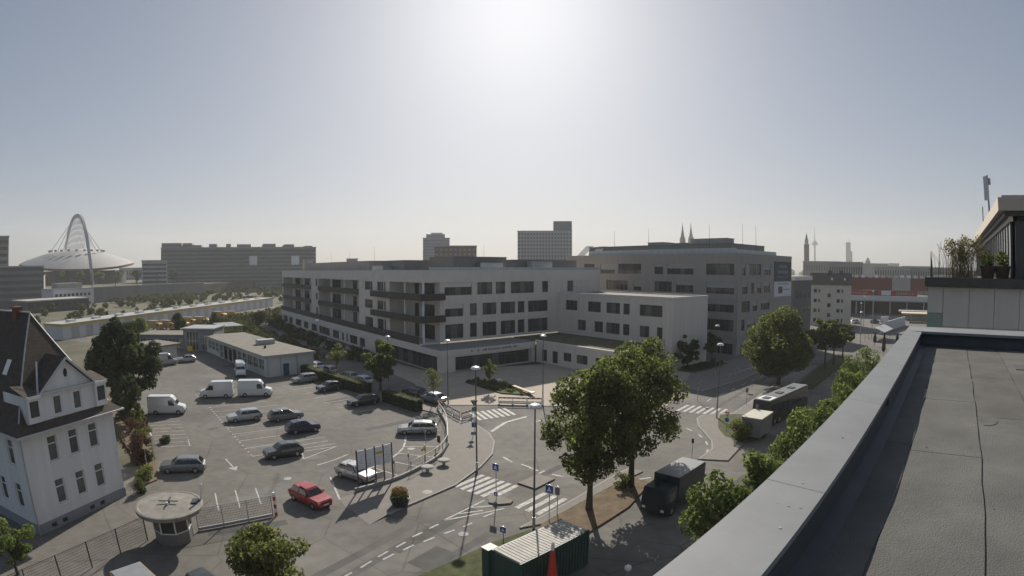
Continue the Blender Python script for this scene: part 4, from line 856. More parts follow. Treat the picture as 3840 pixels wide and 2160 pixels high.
again(hatch, (-17.6, 24.4), 118, 'anthracite hatchback on the forecourt by the roadside tree', P_DARK)
# delivery lorries of the depot
YB = mat('lorry_yellow', (.5, .32, .10), .45, .08)
def lorry(label, box_, cab, L, H, Wd=2.4, z=0):
    t = T('box_lorry', label, 'lorry', (0, 0, 0)); hw = Wd/2
    c = MB(); loft(c, [(L/2, [(0, .4), (hw*.9, .4), (hw*.95, 1.2), (hw*.85, 2.0), (0, 2.05)]), (L/2-.25, [(0, .35), (hw, .35), (hw, 1.25), (hw*.9, 2.3), (0, 2.35)]), (L/2-1.75, [(0, .35), (hw, .35), (hw, 1.25), (hw*.92, 2.4), (0, 2.45)])]); c.build('cab', cab, t)
    q = MB(); q.quad((L/2+.0, .95, 1.25), (L/2+.0, -.95, 1.25), (L/2-.12, -.9, 2.05), (L/2-.12, .9, 2.05)); q.build('windscreen', CARGLASS, t)
    b = MB(); b.box(-L/2, L/2-1.85, -hw, hw, .75, H); b.box(-L/2, L/2-1.85, -hw*.6, hw*.6, .5, .75); b.build('box_body', box_, t)
    MB().box(-L/2+.05, L/2-1.9, -hw+.06, hw-.06, H, H+.05).build('box_roof', mat('lorry_roof', (.24, .25, .26), .4, .1), t)
    q = MB(); q.box(-L/2-.02, -L/2, -hw+.1, -.03, .85, H-.1); q.box(-L/2-.02, -L/2, .03, hw-.1, .85, H-.1); q.build('rear_door', METAL, t)
    for s in (1, -1):
        q = MB(); pts = [(L/2-.45, s*(hw+.01), 1.35), (L/2-1.4, s*(hw+.01), 1.35), (L/2-1.4, s*(hw*.93+.02), 2.1), (L/2-.5, s*(hw*.93+.02), 2.05)]; q.quad(*(pts if s < 0 else pts[::-1])); q.build('side_window', CARGLASS, t)
        MB().box(L/2-.1, L/2+.02, s*.7, s*1.0, .6, .8).build('headlight', LAMPW, t); MB().box(-L/2-.04, -L/2-.021, s*.9, s*1.1, .55, .72).build('tail_light', LAMPR, t)
        for ax in (L/2-1.0, -L/2+1.2): w_ = MB().cyl((ax, s*(hw-.15)-.14, .42), (ax, s*(hw-.15)+.14, .42), .42, n=16).build('wheel', RUBBER, t); MB().cyl((ax, s*(hw-.015), .42), (ax, s*(hw+.005), .42), .24, .2, 10).build('rim', RIM, w_)
    return t
DKB = mat('lorry_dark_blue', (.014, .024, .034), .4, .1)
ly = lorry('dark blue box lorry parked beside the dry verge', DKB, DKB, 6.4, 2.95, 2.35); ly.location = (13.1, 40.4, .004); ly.rotation_euler = (0, 0, azr(226))
ly2 = lorry('white and yellow delivery lorry cut off on the forecourt below the gatehouse', YB, YB, 6.0, 2.7, 2.1); ly2.location = (-18.9, 20.4, .004); ly2.rotation_euler = (0, 0, azr(118))
dl = None
for i, (x, y) in enumerate(((-116.5, 152), (-112.6, 154.4), (-108.8, 156.6), (-112.4, 167.5), (-108.4, 169.5), (-114.5, 193), (-110, 196))):
    if dl is None: dl = lorry('yellow delivery lorry parked in the depot yard', YB, YB, 6.5, 3.0, 2.4); dl['group'] = 'yellow lorries in the depot yard'; dl.location = (x, y, 0); dl.rotation_euler = (0, 0, azr(100))
    else: dup(dl, (x, y), azr(100))
# parked coach
co_ = T('coach', 'dark parked coach with pale roof hatches beside the trees', 'coach', (35.2, 63.8, .004), azr(53))
CB = mat('coach_dark_paint', (.02, .022, .024), .3, .08, coat=.5); L_, hw, H_ = 12.8, 1.25, 3.35
q = MB(); loft(q, [(L_/2, [(0, .45), (hw*.92, .45), (hw*.95, 1.3), (hw*.8, 3.0), (0, 3.1)]), (L_/2-.35, [(0, .35), (hw, .35), (hw, 1.4), (hw*.93, 3.2), (0, 3.3)]), (-L_/2+.1, [(0, .35), (hw, .35), (hw, 1.4), (hw*.93, 3.22), (0, 3.32)]), (-L_/2, [(0, .45), (hw*.95, .45), (hw*.97, 1.4), (hw*.9, 3.1), (0, 3.2)])]); q.build('body', CB, co_)
rf_ = MB().box(-L_/2+.15, L_/2-.5, -hw*.86, hw*.86, 3.26, 3.37).build('roof', mat('coach_roof', (.25, .26, .27), .35, .2), co_)
for x in (-5.0, -1.2, 2.6): MB().box(x-.55, x+.55, -.45, .45, 3.37, 3.46).build('roof_hatch', BLACKPL, rf_)
MB().box(-5.9, -3.9, -.95, .95, 3.365, 3.385).build('roof_white_patch', WHITE, rf_)
for s in (1, -1):
    for i in range(8):
        q = MB(); x0 = -5.9+i*1.45; pts = [(x0, s*(hw+.006), 1.6), (x0+1.36, s*(hw+.006), 1.6), (x0+1.36, s*(hw*.95+.012), 2.75), (x0, s*(hw*.95+.012), 2.75)]; q.quad(*(pts[::-1] if s > 0 else pts)); q.build('side_window', CARGLASS, co_)
    for x in (4.2, -3.2, -4.6): w_ = MB().cyl((x, s*1.0, .48), (x, s*1.27, .48), .48, n=16).build('wheel', RUBBER, co_); MB().cyl((x, s*1.26, .48), (x, s*1.285, .48), .27, .24, 10).build('rim', RIM, w_)
    MB().box(-L_/2-.02, -L_/2+.03, s*.85, s*1.1, .9, 1.5).build('tail_light', LAMPR, co_)
q = MB(); q.quad((L_/2-.0, 1.05, 1.2), (L_/2-.0, -1.05, 1.2), (L_/2-.0+.01, -.98, 2.85), (L_/2-.0+.01, .98, 2.85)); q.build('windscreen', CARGLASS, co_)
# white box trailer behind the coach
tr = T('box_trailer', 'grey sided box trailer with pale roof behind the coach', 'trailer', (27.9, 56.3, .004), azr(46))
q = MB(); q.box(-1.9, 1.9, -1.2, 1.2, .5, 2.6)
for i in range(12): q.box(-1.8+i*.32, -1.66+i*.32, -1.235, -1.2, .55, 2.5); q.box(-1.8+i*.32, -1.66+i*.32, 1.2, 1.235, .55, 2.5)
q.build('body', mat('trailer_grey', (.2, .2, .21), .6, .15, streak=True), tr)
MB().box(-1.97, 1.97, -1.27, 1.27, 2.6, 2.72).build('roof', mat('trailer_roof', (.5, .48, .40), .6, .12), tr)
for s in (1, -1): w_ = MB().cyl((0, s*.95, .35), (0, s*1.17, .35), .35, n=14).build('wheel', RUBBER, tr)
MB().bar((1.9, 0, .5), (3.2, 0, .45), .1, .1).build('drawbar', DMETAL, tr)
# green steel container with corrugated pale roof
ct = T('shipping_container', 'dark green steel container with pale ribbed roof on the grass', 'container', (1.85, 30.2, .12), azr(46.5))
L_, hw, H_ = 6.06, 1.22, 2.55
q = MB(); q.box(-L_/2+.05, L_/2-.05, -hw+.05, hw-.05, .1, H_-.1)
for x in (-L_/2, L_/2-.12):
    for y in (-hw, hw-.12): q.box(x, x+.12, y, y+.12, 0, H_)
for y in (-hw, hw-.1): q.box(-L_/2+.12, L_/2-.12, y, y+.1, H_-.12, H_); q.box(-L_/2+.12, L_/2-.12, y, y+.1, .0, .14)
for i in range(20):
    x = -L_/2+.22+i*.285; q.box(x, x+.14, -hw+.01, -hw+.05, .14, H_-.12); q.box(x, x+.14, hw-.05, hw-.01, .14, H_-.12)
q.build('body', GREENBOX, ct)
q = MB()
for i in range(22):
    x = -L_/2+.1+i*.267; q.box(x, x+.15, -hw+.1, hw-.1, H_-.1, H_+.02)
q.box(-L_/2+.08, L_/2-.08, -hw+.1, hw-.1, H_-.1, H_-.002); rfc = q.build('roof', mat('container_roof', (.38, .36, .32), .7, .2, 1.2), ct)
q = MB()
for y in (-.9, -.3, .3, .9): q.cyl((L_/2+.02, y, .2), (L_/2+.02, y, H_-.2), .025, n=6)
q.build('lock_rod', METAL, ct)
q = MB(); q.box(L_/2-.045, L_/2-.005, -hw+.13, -.01, .15, H_-.13); q.box(L_/2-.045, L_/2-.005, .01, hw-.13, .15, H_-.13); q.build('door', GREENBOX, ct)
q = MB()
for k in range(5): q.box(L_/2-.004, L_/2+.002, .35, .75, 1.0+k*.14, 1.05+k*.14)
q.build('stencilled_mark', PLATE, ct)
gb = T('switch_cabinet', 'dark green electrical cabinet beside the container', 'cabinet', (-1.35, 29.6, .12), azr(46)); MB().box(-.35, .35, -.3, .3, 0, 2.35).build('body', GREENBOX, gb); MB().box(-.4, .4, -.35, .35, 2.35, 2.42).build('lid', DMETAL, gb)
MB().box(.35, .365, -.26, .26, .1, 2.25).build('door', GREENBOX, gb)

# ================================================================== lamps, signs and small street furniture
def lamp(loc, h, a, label, first=[]):
    t = T('street_lamp', label, 'lamp', (*loc, .05), azr(a), 'street lamps at the roundabout'); m = DMETAL
    MB().cyl((0, 0, 0), (0, 0, h-.15), .085, .05, 8).build('pole', mat('lamp_pole', (.12, .125, .12), .5), t); MB().cyl((0, 0, 0), (0, 0, .9), .12, .11, 8).build('base_sleeve', METAL, t)
    MB().lathe([(.06, h-.2), (.42, h-.12), (.46, h-.04), (.34, h+.1), (.1, h+.17), (.01, h+.18)], 16).build('lamp_head', mat('lamp_head_pale', (.7, .71, .72), .35), t)
    return t
for loc, h, a, label in (((-3.3, 48.9), 10.0, 0, 'tall street lamp on the pavement at the car park corner by the zebra crossing'), ((1.6, 37.0), 9.5, 0, 'tall street lamp standing behind the green container'), ((26.2, 64.9), 9.6, 0, 'tall street lamp at the zebra crossing beside the lawn'), ((4.3, 74.6), 9.8, 0, 'tall street lamp at the plaza edge behind the big trees'), ((-9.0, 75.2), 9.0, 0, 'tall street lamp at the plaza corner beside the thin young tree'), ((-20.2, 86.8), 8.0, 0, 'street lamp behind the yellowish hedge tree'), ((36.6, 92.5), 9.0, 0, 'street lamp before the blank end wall of the pale building'), ((-44, 118), 7.5, 0, 'street lamp on the road along the pale building')):
    lamp(loc, h, a, label)
def pole_sign(name, label, loc, h, a, faces, cat='sign', z=.1):
    t = T(name, label, cat, (*loc, z), azr(a)); MB().cyl((0, 0, 0), (0, 0, h), .035, n=8).build('pole', METAL, t)
    for kind, zc, s, m in faces:
        q = MB()
        if kind == 'round': n = 20; q.cyl((.05, 0, zc), (.07, 0, zc), s, n=n)
        elif kind == 'tri': q.poly([(.06, -s, zc+s*.6), (.06, 0, zc-s*1.1), (.06, s, zc+s*.6)]); q.poly([(.05, s, zc+s*.6), (.05, 0, zc-s*1.1), (.05, -s, zc+s*.6)])
        else: q.box(.045, .07, -s, s, zc-(s if kind == 'sq' else s*1.6), zc+(s if kind == 'sq' else s*1.6))
        f = q.build('sign_plate', m, t)
        if kind == 'tri': MB().poly([(.063, -s*.62, zc+s*.38), (.063, 0, zc-s*.7), (.063, s*.62, zc+s*.38)]).build('sign_field', WHITE, f)
        if kind == 'sq':
            g = MB(); g.cyl((.071, 0, zc-s*.1), (.076, 0, zc-s*.1), s*.18, n=8); g.poly([(.074, -s*.6, zc-s*.6), (.074, s*.6, zc-s*.6), (.074, 0, zc+s*.7)]); g.build('sign_symbol', WHITE, f)
    return t
pole_sign('crossing_sign', 'tall blue crossing sign pole on the traffic island beside the chevrons', (-1.3, 42.2), 3.2, 215, [('sq', 2.9, .3, BLUE), ('sq', .5, .18, BLUE)], z=.13)
pole_sign('crossing_sign', 'blue crossing sign on the kerb beside the container roof', (2.8, 38.2), 3.0, 215, [('sq', 2.65, .32, BLUE)])
pole_sign('information_sign', 'grey oblong sign on a thin post at the verge', (3.5, 39.3), 2.4, 215, [('tall', 2.0, .2, FRAME)])
pole_sign('give_way_sign', 'dark triangular give way sign seen from behind at the barrier', (-4.4, 62.0), 3.9, 0, [('tri', 3.4, .45, FRAME), ('round', 2.6, .3, FRAME), ('sq', .7, .32, BLUE)], z=.12)
pole_sign('give_way_sign', 'give way sign with blue arrow disc on the lawn by the trailer', (25.2, 59.0), 2.4, 225, [('tri', 2.15, .34, RED), ('round', 1.4, .28, BLUE)])
pole_sign('post_lamp', 'small dark post at the roundabout exit kerb', (18.2, 51.0), 2.1, 225, [('tall', 1.75, .14, DMETAL)], 'post')
pole_sign('traffic_sign', 'thin traffic sign post between the trailer and the coach', (28.8, 58.4), 3.2, 225, [('tall', 2.9, .2, FRAME)])
pole_sign('traffic_sign', 'small sign post with a dark fork plate by the zebra crossing on the plaza side', (26.8, 74.4), 2.6, 225, [('round', 2.3, .28, FRAME)])
pole_sign('traffic_sign', 'traffic sign post at the kerb before the tall dense tree', (33.0, 70.6), 2.4, 225, [('tall', 2.1, .2, FRAME)])
pole_sign('bollard_sign', 'short blue keep right sign beside the container', (-.6, 35.0), 1.1, 215, [('sq', .85, .24, BLUE)], z=.12)
pole_sign('parking_meter', 'yellow parking meter post behind the curved wall', (-8.6, 51.6), 1.7, 215, [('tall', 1.3, .16, YELLOW)], 'meter', .01)
pole_sign('parking_meter', 'dark ticket machine at the head of the curved bays', (-7.7, 55.4), 1.6, 215, [('tall', 1.1, .24, DMETAL)], 'meter', .01)
for i, (x, y) in enumerate(((-9.9, 49.6), (-10.9, 47.6), (-9.4, 57.0))): pole_sign('bay_post', 'thin dark post between the curved parking bays', (x, y), 1.5, 215, [('tall', 1.2, .1, FRAME)], 'post', .01)['group'] = 'posts of the curved bays'
gl_ = T('globe_lamp', 'white globe lamp on a short post by the service road', 'lamp', (7.0, 29.0, .004)); MB().cyl((0, 0, 0), (0, 0, .9), .07, n=8).build('pole', METAL, gl_); MB().lathe([(.05, .85), (.17, .92), (.23, 1.05), (.2, 1.2), (.1, 1.28), (.01, 1.3)], 14).build('globe', WHITE, gl_)
fl = T('flag', 'rolled red flag with white tip in front of the container', 'flag', (2.3, 27.9, .12)); MB().cyl((0, 0, 0), (0, 0, 3.6), .03, n=8).build('pole', METAL, fl)
MB().lathe([(.4, 0.3), (.34, 1.2), (.2, 2.4), (.1, 3.1), (.09, 3.12)], 10).build('cloth', RED, fl); MB().lathe([(.1, 3.12), (.11, 3.3), (.09, 3.6), (.02, 3.65)], 10).build('tip', WHITE, fl)
# red and white construction barriers
br = T('safety_barrier', 'red and white safety barrier', 'barrier', (0, 0, 0)); q = MB()
for x in (.05, 2.0): q.box(x-.03, x+.03, -.03, .03, 0, 1.05); q.box(x-.12, x+.12, -.3, .3, 0, .08)
q.box(.0, 2.05, -.015, .015, .35, .5); q.box(0, 2.05, -.012, .012, .1, .3); q.build('frame', mat('barrier_grey', (.45, .44, .43), .7), br)
for i in range(6): MB().box(i*.342, (i+1)*.342, -.02, .02, .82, 1.04).build('stripe', mat('barrier_red', (.36, .09, .075), .7, .15) if i % 2 == 0 else mat('barrier_white', (.5, .48, .46), .7, .15), br)
bars = [((-10.1, 72.6), (-6.4, 66.6)), ((-6.3, 66.3), (-4.7, 68.4)), ((-1.9, 75.0), (2.0, 74.6)), ((2.1, 74.5), (3.9, 74.4)), ((38.5, 90.5), (47, 97.5))]
k = 0; names = 'beside the car park corner', 'across the pavement before the zebra crossing', 'along the plaza edge by the planted island', 'at the plaza edge beside the lamp', 'on the pavement of the taupe block'
for i, (a, b) in enumerate(bars):
    L = math.dist(a, b); n = max(1, round(L/2.1)); rz = math.atan2(b[1]-a[1], b[0]-a[0])
    for j in range(n):
        p = (a[0]+(b[0]-a[0])*j/n, a[1]+(b[1]-a[1])*j/n, .1); lab = 'red and white safety barrier '+names[i]
        if k == 0: br.location = p; br.rotation_euler = (0, 0, rz); tag(br, lab, None, 'safety barriers')
        else: dup(br, p, rz, lab, 'safety barriers')
        k += 1
# timber edging benches on the plaza
bn_ = T('timber_bench', 'long reddish timber bench edging the planted island', 'bench', (-1.8, 89.1, .06), math.atan2(-9, 4.9)); MB().box(0, 9.6, -.3, .3, .4, .52).build('seat', mat('reddish_timber', (.35, .19, .11), .7, .2, 4), bn_)
for x in (.3, 3.3, 6.3, 9.1): MB().box(x, x+.25, -.22, .22, 0, .4).build('leg', CONC, bn_)
MB().box(9.62, 10.4, -.32, .32, .38, .6).build('end_block', WHITE, bn_); MB().box(-1.2, -.02, -.32, .32, .38, .6).build('end_block', WHITE, bn_)
wp = T('advertising_panel', 'tall narrow white panel standing at the villa hedge', 'panel', (-36.4, 45.0, .1), azr(45)); MB().box(-.05, .05, -.55, .55, .3, 2.6).build('board', WHITE, wp); MB().box(-.04, .04, -.5, -.42, 0, .3).build('leg', DMETAL, wp); MB().box(-.04, .04, .42, .5, 0, .3).build('leg', DMETAL, wp)
wp = T('surfboard_sign', 'pointed oval white sign at the foot of the villa hedge', 'sign', (-35.6, 42.6, .1), azr(45)); MB().prism([(0, 0), (.06, 0), (.06, .02), (0, .02)], 0, .3).build('foot', DMETAL, wp)
q = MB(); q.poly([(0, .42*math.sin(2*math.pi*k/20), 1.35+1.15*math.cos(2*math.pi*k/20)) for k in range(20)]); q.build('board', WHITE, wp)

# ================================================================== right-hand side: gabled flats, exhibition car park, garden bar
gh = T('apartment_house', 'four storey beige apartment house with gabled brown roof', 'house', (104, 171.5, 0), math.atan2(-8.5, 12.6))
# local x along the eaves front facing -y, gable end at x=15
BG = mat('beige_render', (.56, .52, .46), .9, .08, .4); q = MB(); L_ = 15.0
fo = [(s, s+w_, z, z+1.4) for z in (1.2, 4.6, 8.0, 11.4) for s, w_ in ((1.2, 1.3), (2.9, .8), (9.6, 1.3), (11.3, .8))]+[(6.2, 7.6, z-1.2, z+.3) for z in (4.2, 7.6, 11.0)]
wall_face(q, (0, 0), (1, 0), (0, -1), L_, 0, 14.4, fo); go = [(s, s+.8, z, z+1.4) for z in (1.2, 4.6, 8.0, 11.4) for s in (2.2, 3.6, 5.0)]
wall_face(q, (L_, 0), (0, 1), (1, 0), 9, 0, 14.4, go); q.poly([(L_, 0, 14.4), (L_, 9, 14.4), (L_, 4.5, 18.0)]); q.box(.01, L_, 8.8, 9, 0, 14.4); q.build('wall', BG, gh)
for o in fo: window(gh, (0, 0), (1, 0), (0, -1), o, pw=1.5, frame=WFRAME)
for o in go: window(gh, (L_, 0), (0, 1), (1, 0), o, pw=1.5, frame=WFRAME)
q = MB(); q.quad((-.3, -.6, 14.2), (L_+.3, -.6, 14.2), (L_+.3, 4.5, 18.3), (-.3, 4.5, 18.3)); q.quad((-.3, 4.5, 18.3), (L_+.3, 4.5, 18.3), (L_+.3, 9.6, 14.2), (-.3, 9.6, 14.2)); rf = q.build('roof', mat('brown_roof_tiles', (.115, .095, .075), .9, .2, 3), gh)
for x in (7.5, 12.2): q = MB(); q.box(x, x+.7, 1.4, 2.0, 15.8, 16.7); q.build('skylight', WHITE, rf)
for x in (6.4, 10.6): q = MB(); q.box(x, x+1.3, 3.8, 4.8, 17.0, 19.2); q.build('chimney', DMETAL, rf)
ah = T('brick_annex', 'dark narrow annex squeezed beside the taupe block', 'building', (80, 141, 0), ROT); q = MB(); q.box(0, 14, 0, 14, 0, 15.5); q.box(-.2, 14.2, -.2, 14.2, 15.5, 16.2); q.build('wall', mat('annex_dark', (.14, .14, .135), .9), ah)
q = MB()
for i in range(4): q.box(1.5+i*3.2, 3.1+i*3.2, -.04, -.01, 11.0, 12.6); q.box(1.5+i*3.2, 3.1+i*3.2, -.04, -.01, 7.0, 8.6)
q.build('window_band', GLASS2, ah)['kind'] = 'stuff'; MB().box(-.3, 14.3, -.3, 14.3, 16.2, 17.4).build('roof_slab', FASCIA, ah)
rh = T('parking_hall', 'dark red exhibition car park hall with red banner strip and white parapet', 'car park', (146, 214.5, 0), math.atan2(-21.6, 26.2))
# local x along the visible front
RB_ = mat('dark_red_cladding', (.19, .07, .062), .8, .12, .3); L_ = 70
q = MB(); q.box(-6, 10, 0, .5, 11.0, 16.6); q.box(10.02, 25, 0, .5, 11.0, 16.6); q.box(33.6, L_, 0, .5, 11.0, 16.6); q.build('upper_cladding', RB_, rh)
MB().box(25.02, 33.58, -.1, .45, 11.0, 16.5).build('stair_tower', CONC, rh)
bb = MB().box(-5, 37, -.25, -.02, 8.6, 10.9).build('banner_strip', mat('banner_red', (.32, .055, .04), .7, .15, .3), rh)
q = MB()
for a, b in ((5, 13), (27, 35)):
    x = a
    while x < b: q.box(x, x+.3, -.28, -.255, 9.2, 10.2); x += rnd.choice((.45, .45, .8))
q.build('lettering', mat('lettering_pale', (.3, .31, .32)), bb)['kind'] = 'stuff'; MB().box(20, 24.5, -.28, -.255, 8.8, 10.8).build('white_field', mat('banner_white', (.62, .64, .66)), bb); MB().box(15.5, 18.5, -.28, -.255, 8.8, 10.7).build('dark_emblem', DMETAL, bb)
MB().box(-6, L_, -.5, -.02, 6.4, 8.5).build('parapet', mat('white_concrete', (.55, .55, .56), .8, .1), rh)
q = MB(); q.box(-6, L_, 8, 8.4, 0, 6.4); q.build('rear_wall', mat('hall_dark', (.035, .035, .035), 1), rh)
MB().box(-6, L_, 0, 40, 6.0, 6.4).build('deck', CONC, rh); q = MB(); q.box(-6, L_, .5, 40, 15.6, 16.0); q.build('roof_deck', CONC, rh)
for x in range(0, 70, 8): MB().box(x, x+.6, .5, 1.1, 0, 6.0).build('column', CONC, rh)
# cars on the roof deck: distant copies in one mesh each
smb = MB(); loft(smb, [(2.1, [(0, .3), (.8, .3), (.85, .7), (0, .75)]), (1.0, [(0, .25), (.88, .25), (.88, .85), (0, .95)]), (.3, [(0, .25), (.88, .25), (.8, 1.4), (0, 1.46)]), (-1.3, [(0, .25), (.88, .25), (.8, 1.42), (0, 1.46)]), (-2.0, [(0, .3), (.85, .3), (.85, .95), (0, 1.0)])])
sm_me = smb.mesh('roof_deck_car', P_WHT); first = None
cr_, sr_ = math.cos(rh.rotation_euler.z), math.sin(rh.rotation_euler.z)
for i in range(16):
    lx = -1+i*3.1+rnd.uniform(-.3, .3); ly_ = 1.9
    o = obj('roof_deck_car', sm_me); o.location = (146+lx*cr_-ly_*sr_, 214.5+lx*sr_+ly_*cr_, 16.0); o.rotation_euler = (0, 0, rh.rotation_euler.z+math.pi/2)
    pp = rnd.choice((P_WHT, P_SIL, P_LG)); o.material_slots[0].link = 'OBJECT'; o.material_slots[0].material = pp; o.scale = (1, 1, 1.15)
    tag(o, {P_WHT: 'white', P_SIL: 'silver', P_LG: 'light grey'}[pp]+' car parked on the roof deck of the dark red hall', 'car', 'cars on the exhibition roof deck')
for i, (x, y, h) in enumerate(((112, 149, 11), (118, 152, 12.5), (104, 140, 9.5))):
    t = T('mast_lamp', ('tall thin mast lamp by the garden bar', 'taller mast lamp before the dark red hall', 'slim mast lamp at the white tents')[i], 'lamp', (x, y, 0), 0, 'mast lamps before the red hall'); MB().cyl((0, 0, 0), (0, 0, h), .12, .07, 8).build('pole', METAL, t); MB().lathe([(.08, h-.1), (.35, h), (.3, h+.25), (.05, h+.3)], 10).build('lamp_head', WHITE, t)
lamp((89.2, 119.8), 8.6, 0, 'street lamp with globe head beside the closed parasols')
for i, (x, y, h) in enumerate(((84.4, 103.6, 5.2), (92.5, 117.6, 3.6), (99.0, 115.8, 3.4))):
    t = T('closed_parasol', ('large closed dark parasol standing alone before the row trees', 'closed dark parasol beside the white tent', 'closed dark parasol half hidden by the parapet')[i], 'parasol', (x, y, 0), 0, 'closed parasols of the garden bar'); MB().cyl((0, 0, 0), (0, 0, h), .05, n=6).build('pole', DMETAL, t); MB().lathe([(.25, .9), (.5, 1.4), (.42, h*.7), (.12, h-.05), (.02, h)], 10).build('cloth', mat('parasol_dark', (.035, .025, .025), .9), t)
tn = T('garden_tent', 'white garden bar tent with pitched roof', 'tent', (101, 124, 0), ROT); q = MB(); q.poly([(0, 0, 2.6), (12, 0, 2.6), (12, 3, 3.8), (0, 3, 3.8)]); q.poly([(0, 3, 3.8), (12, 3, 3.8), (12, 6, 2.6), (0, 6, 2.6)]); q.build('roof', mat('tent_white', (.6, .6, .58), .8), tn)
for x in (.1, 4, 8, 11.9):
    for y in (.1, 5.9): MB().box(x-.05, x+.05, y-.05, y+.05, 0, 2.6).build('pole', METAL, tn)
wl = MB().box(0, 34, 0, .4, 0, 3.2).build('garden_wall', mat('white_concrete', (.55, .55, .56))); wl.location = (113, 141, 0); wl.rotation_euler = (0, 0, math.atan2(14, 20)); tag(wl, 'long white wall behind the garden bar tents', 'wall')
for i, (x, y, z) in enumerate(((160, 181, 3.2), (154, 172, 3.0))):
    t = T('yellow_canopy', 'yellow edged petrol canopy %s' % ('nearer the dark red hall' if i == 0 else 'in front of another canopy'), 'canopy', (x, y, 0), math.atan2(-22, 26)); MB().box(-4, 22, -4, 4, z, z+.5).build('roof', FASCIA, t); MB().box(-4.1, 22.1, -4.08, -4.0, z-.05, z+.35).build('yellow_fascia', YELLOW, t)
    for xx in (0, 9, 18): MB().box(xx-.2, xx+.2, -.2, .2, 0, z).build('column', METAL, t)
again(estate, (126, 173), 60, 'silver car on the road before the dark red hall', P_SIL, None, .0); again(hatch, (134, 171), 80, 'dark hatchback on the road before the dark red hall', P_DARK, None, 0.); again(vn, (139, 170), 75, 'white van on the road before the dark red hall', P_WHT, None, 0.)
struct('forecourt', MB().sheet([(78, 118), (88, 98), (150, 140), (200, 190), (170, 215), (110, 165)], -.02), mat('pale_paving', (.3, .27, .23), .95, .1, .3))

# ================================================================== depot hall, railway wall and scrub on the left
dh = T('depot_hall', 'long white depot hall with yellow band under a bright flat roof', 'hall', (-127.5, 118, 0), math.atan2(150, 2.2))
# local x runs away from the camera; yard side faces -y
q = MB(); q.box(0, 150, .05, 9, 0, 3.9); q.build('wall', mat('depot_white', (.56, .57, .58), .7, .06, .3), dh); MB().box(-.2, 150.2, -.3, 9.2, 3.9, 4.5).build('yellow_band', mat('depot_yellow', (.6, .41, .09), .6, .1, .3), dh)
MB().box(-.3, 150.3, -.4, 9.3, 4.5, 4.62).build('roof', mat('depot_bright_roof', (.42, .42, .4), .4, .12, .2), dh)
for i in range(12): MB().box(6+i*12, 9+i*12, 3, 5, 4.62, 5.3).build('rooflight', LAMPW, dh)
for i in range(22): MB().box(4+i*6.5, 7.4+i*6.5, -.02, .05, .2, 3.4).build('dock_door', METAL, dh)
yd = struct('depot_yard', MB().sheet([(-128, 118), (-126, 270), (-90, 250), (-84, 140), (-98, 118)], -.03), LOT)
wb = T('signal_building', 'white two storey railway building with rows of dark windows', 'building', (-247, 222, 0), math.atan2(29, 6))
q = MB(); oo = [(1.5+i*3, 3.5+i*3, z, z+1.6) for i in range(9) for z in (1.2, 6.2)]; wall_face(q, (0, 0), (1, 0), (0, -1), 30, 0, 10, oo); q.box(0.01, .3, 0, 14, 0, 10); q.box(0, 30, 13.8, 14, 0, 10); q.build('wall', mat('depot_white', (.56, .57, .58)), wb)
for o in oo: window(wb, (0, 0), (1, 0), (0, -1), o, pw=2)
MB().box(-.3, 30.3, -.3, 14.3, 10, 10.6).build('roof', METAL, wb); MB().box(6, 24, 4, 12, 10.6, 13.5).build('roof_plant', CONC, wb)
rw = T('railway_wall', 'long grey railway retaining wall in front of the arena', 'wall', (-268, 250, 0), math.atan2(140, 22)); WG = mat('railway_wall_grey', (.2, .2, .2), .9, .15, .1, streak=True)
for i in range(10): MB().box(i*14.2, i*14.2+14.12, 0, 1.5, 0, 9.4).build('wall_panel', WG, rw)
MB().box(-.2, 142, -.3, 1.6, 9.4, 10.0).build('coping', CONC, rw)
for i in range(7): MB().bar((4+i*21, .7, 10), (4+i*21, .7, 19), .35, .35).build('catenary_mast', DMETAL, rw)
struct('railway_embankment', MB().prism([(-270, 250), (-247, 391), (-260, 700), (-900, 900), (-900, 300), (-330, 210)], -.05, 8.6), EARTH)
for i, (x, y, L1_, D1_, h, a, m, label) in enumerate(((-330, 232, 34, 40, 17.5, 55, CONC, 'squat concrete building with flat roof beyond the villa'), (-232, 190, 40, 20, 5.5, 12, DMETAL, 'dark low railway shed behind the villa roof'))):
    t = T('railway_shed' if i else 'concrete_hall', label, 'building', (x, y, 0), azr(a)); q = MB(); q.box(0, L1_, 0, D1_, 0, h); q.build('wall', m, t); MB().box(-.3, L1_+.3, -.3, D1_+.3, h, h+.6).build('roof', CONC, t)
    q = MB()
    for k in range(int(L1_/4)): q.box(1.2+k*4, 3.4+k*4, -.05, -.01, h*.5, h*.75)
    q.build('window_band', GLASS2, t)['kind'] = 'stuff'
def scrub(name, label, poly, n, size, fm, hmax, seed):
    g_ = random.Random(seed); xs = [p[0] for p in poly]; ys = [p[1] for p in poly]
    def inside(x, y):
        c = False
        for (x1, y1), (x2, y2) in zip(poly, poly[1:]+poly[:1]):
            if (y1 > y) != (y2 > y) and x < (x2-x1)*(y-y1)/(y2-y1)+x1: c = not c
        return c
    bl = []
    while len(bl) < n:
        x, y = g_.uniform(min(xs), max(xs)), g_.uniform(min(ys), max(ys))
        if inside(x, y): r_ = g_.uniform(.4, 1)*hmax*.55; bl.append((x, y, r_*.7+g_.uniform(0, hmax*.25), r_, .85))
    me = leaves(seed, bl, n*70, size); me.materials.append(fm); o = obj(name, me); tag(o, label, 'scrub', kind='stuff'); return o
scrub('railway_scrub', 'rough green scrub covering the railway land', [(-215, 170), (-132, 120), (-131, 280), (-118, 330), (-200, 620), (-310, 640), (-245, 392), (-262, 262)], 330, 1.3, F_SCRUB, 4.6, 71)
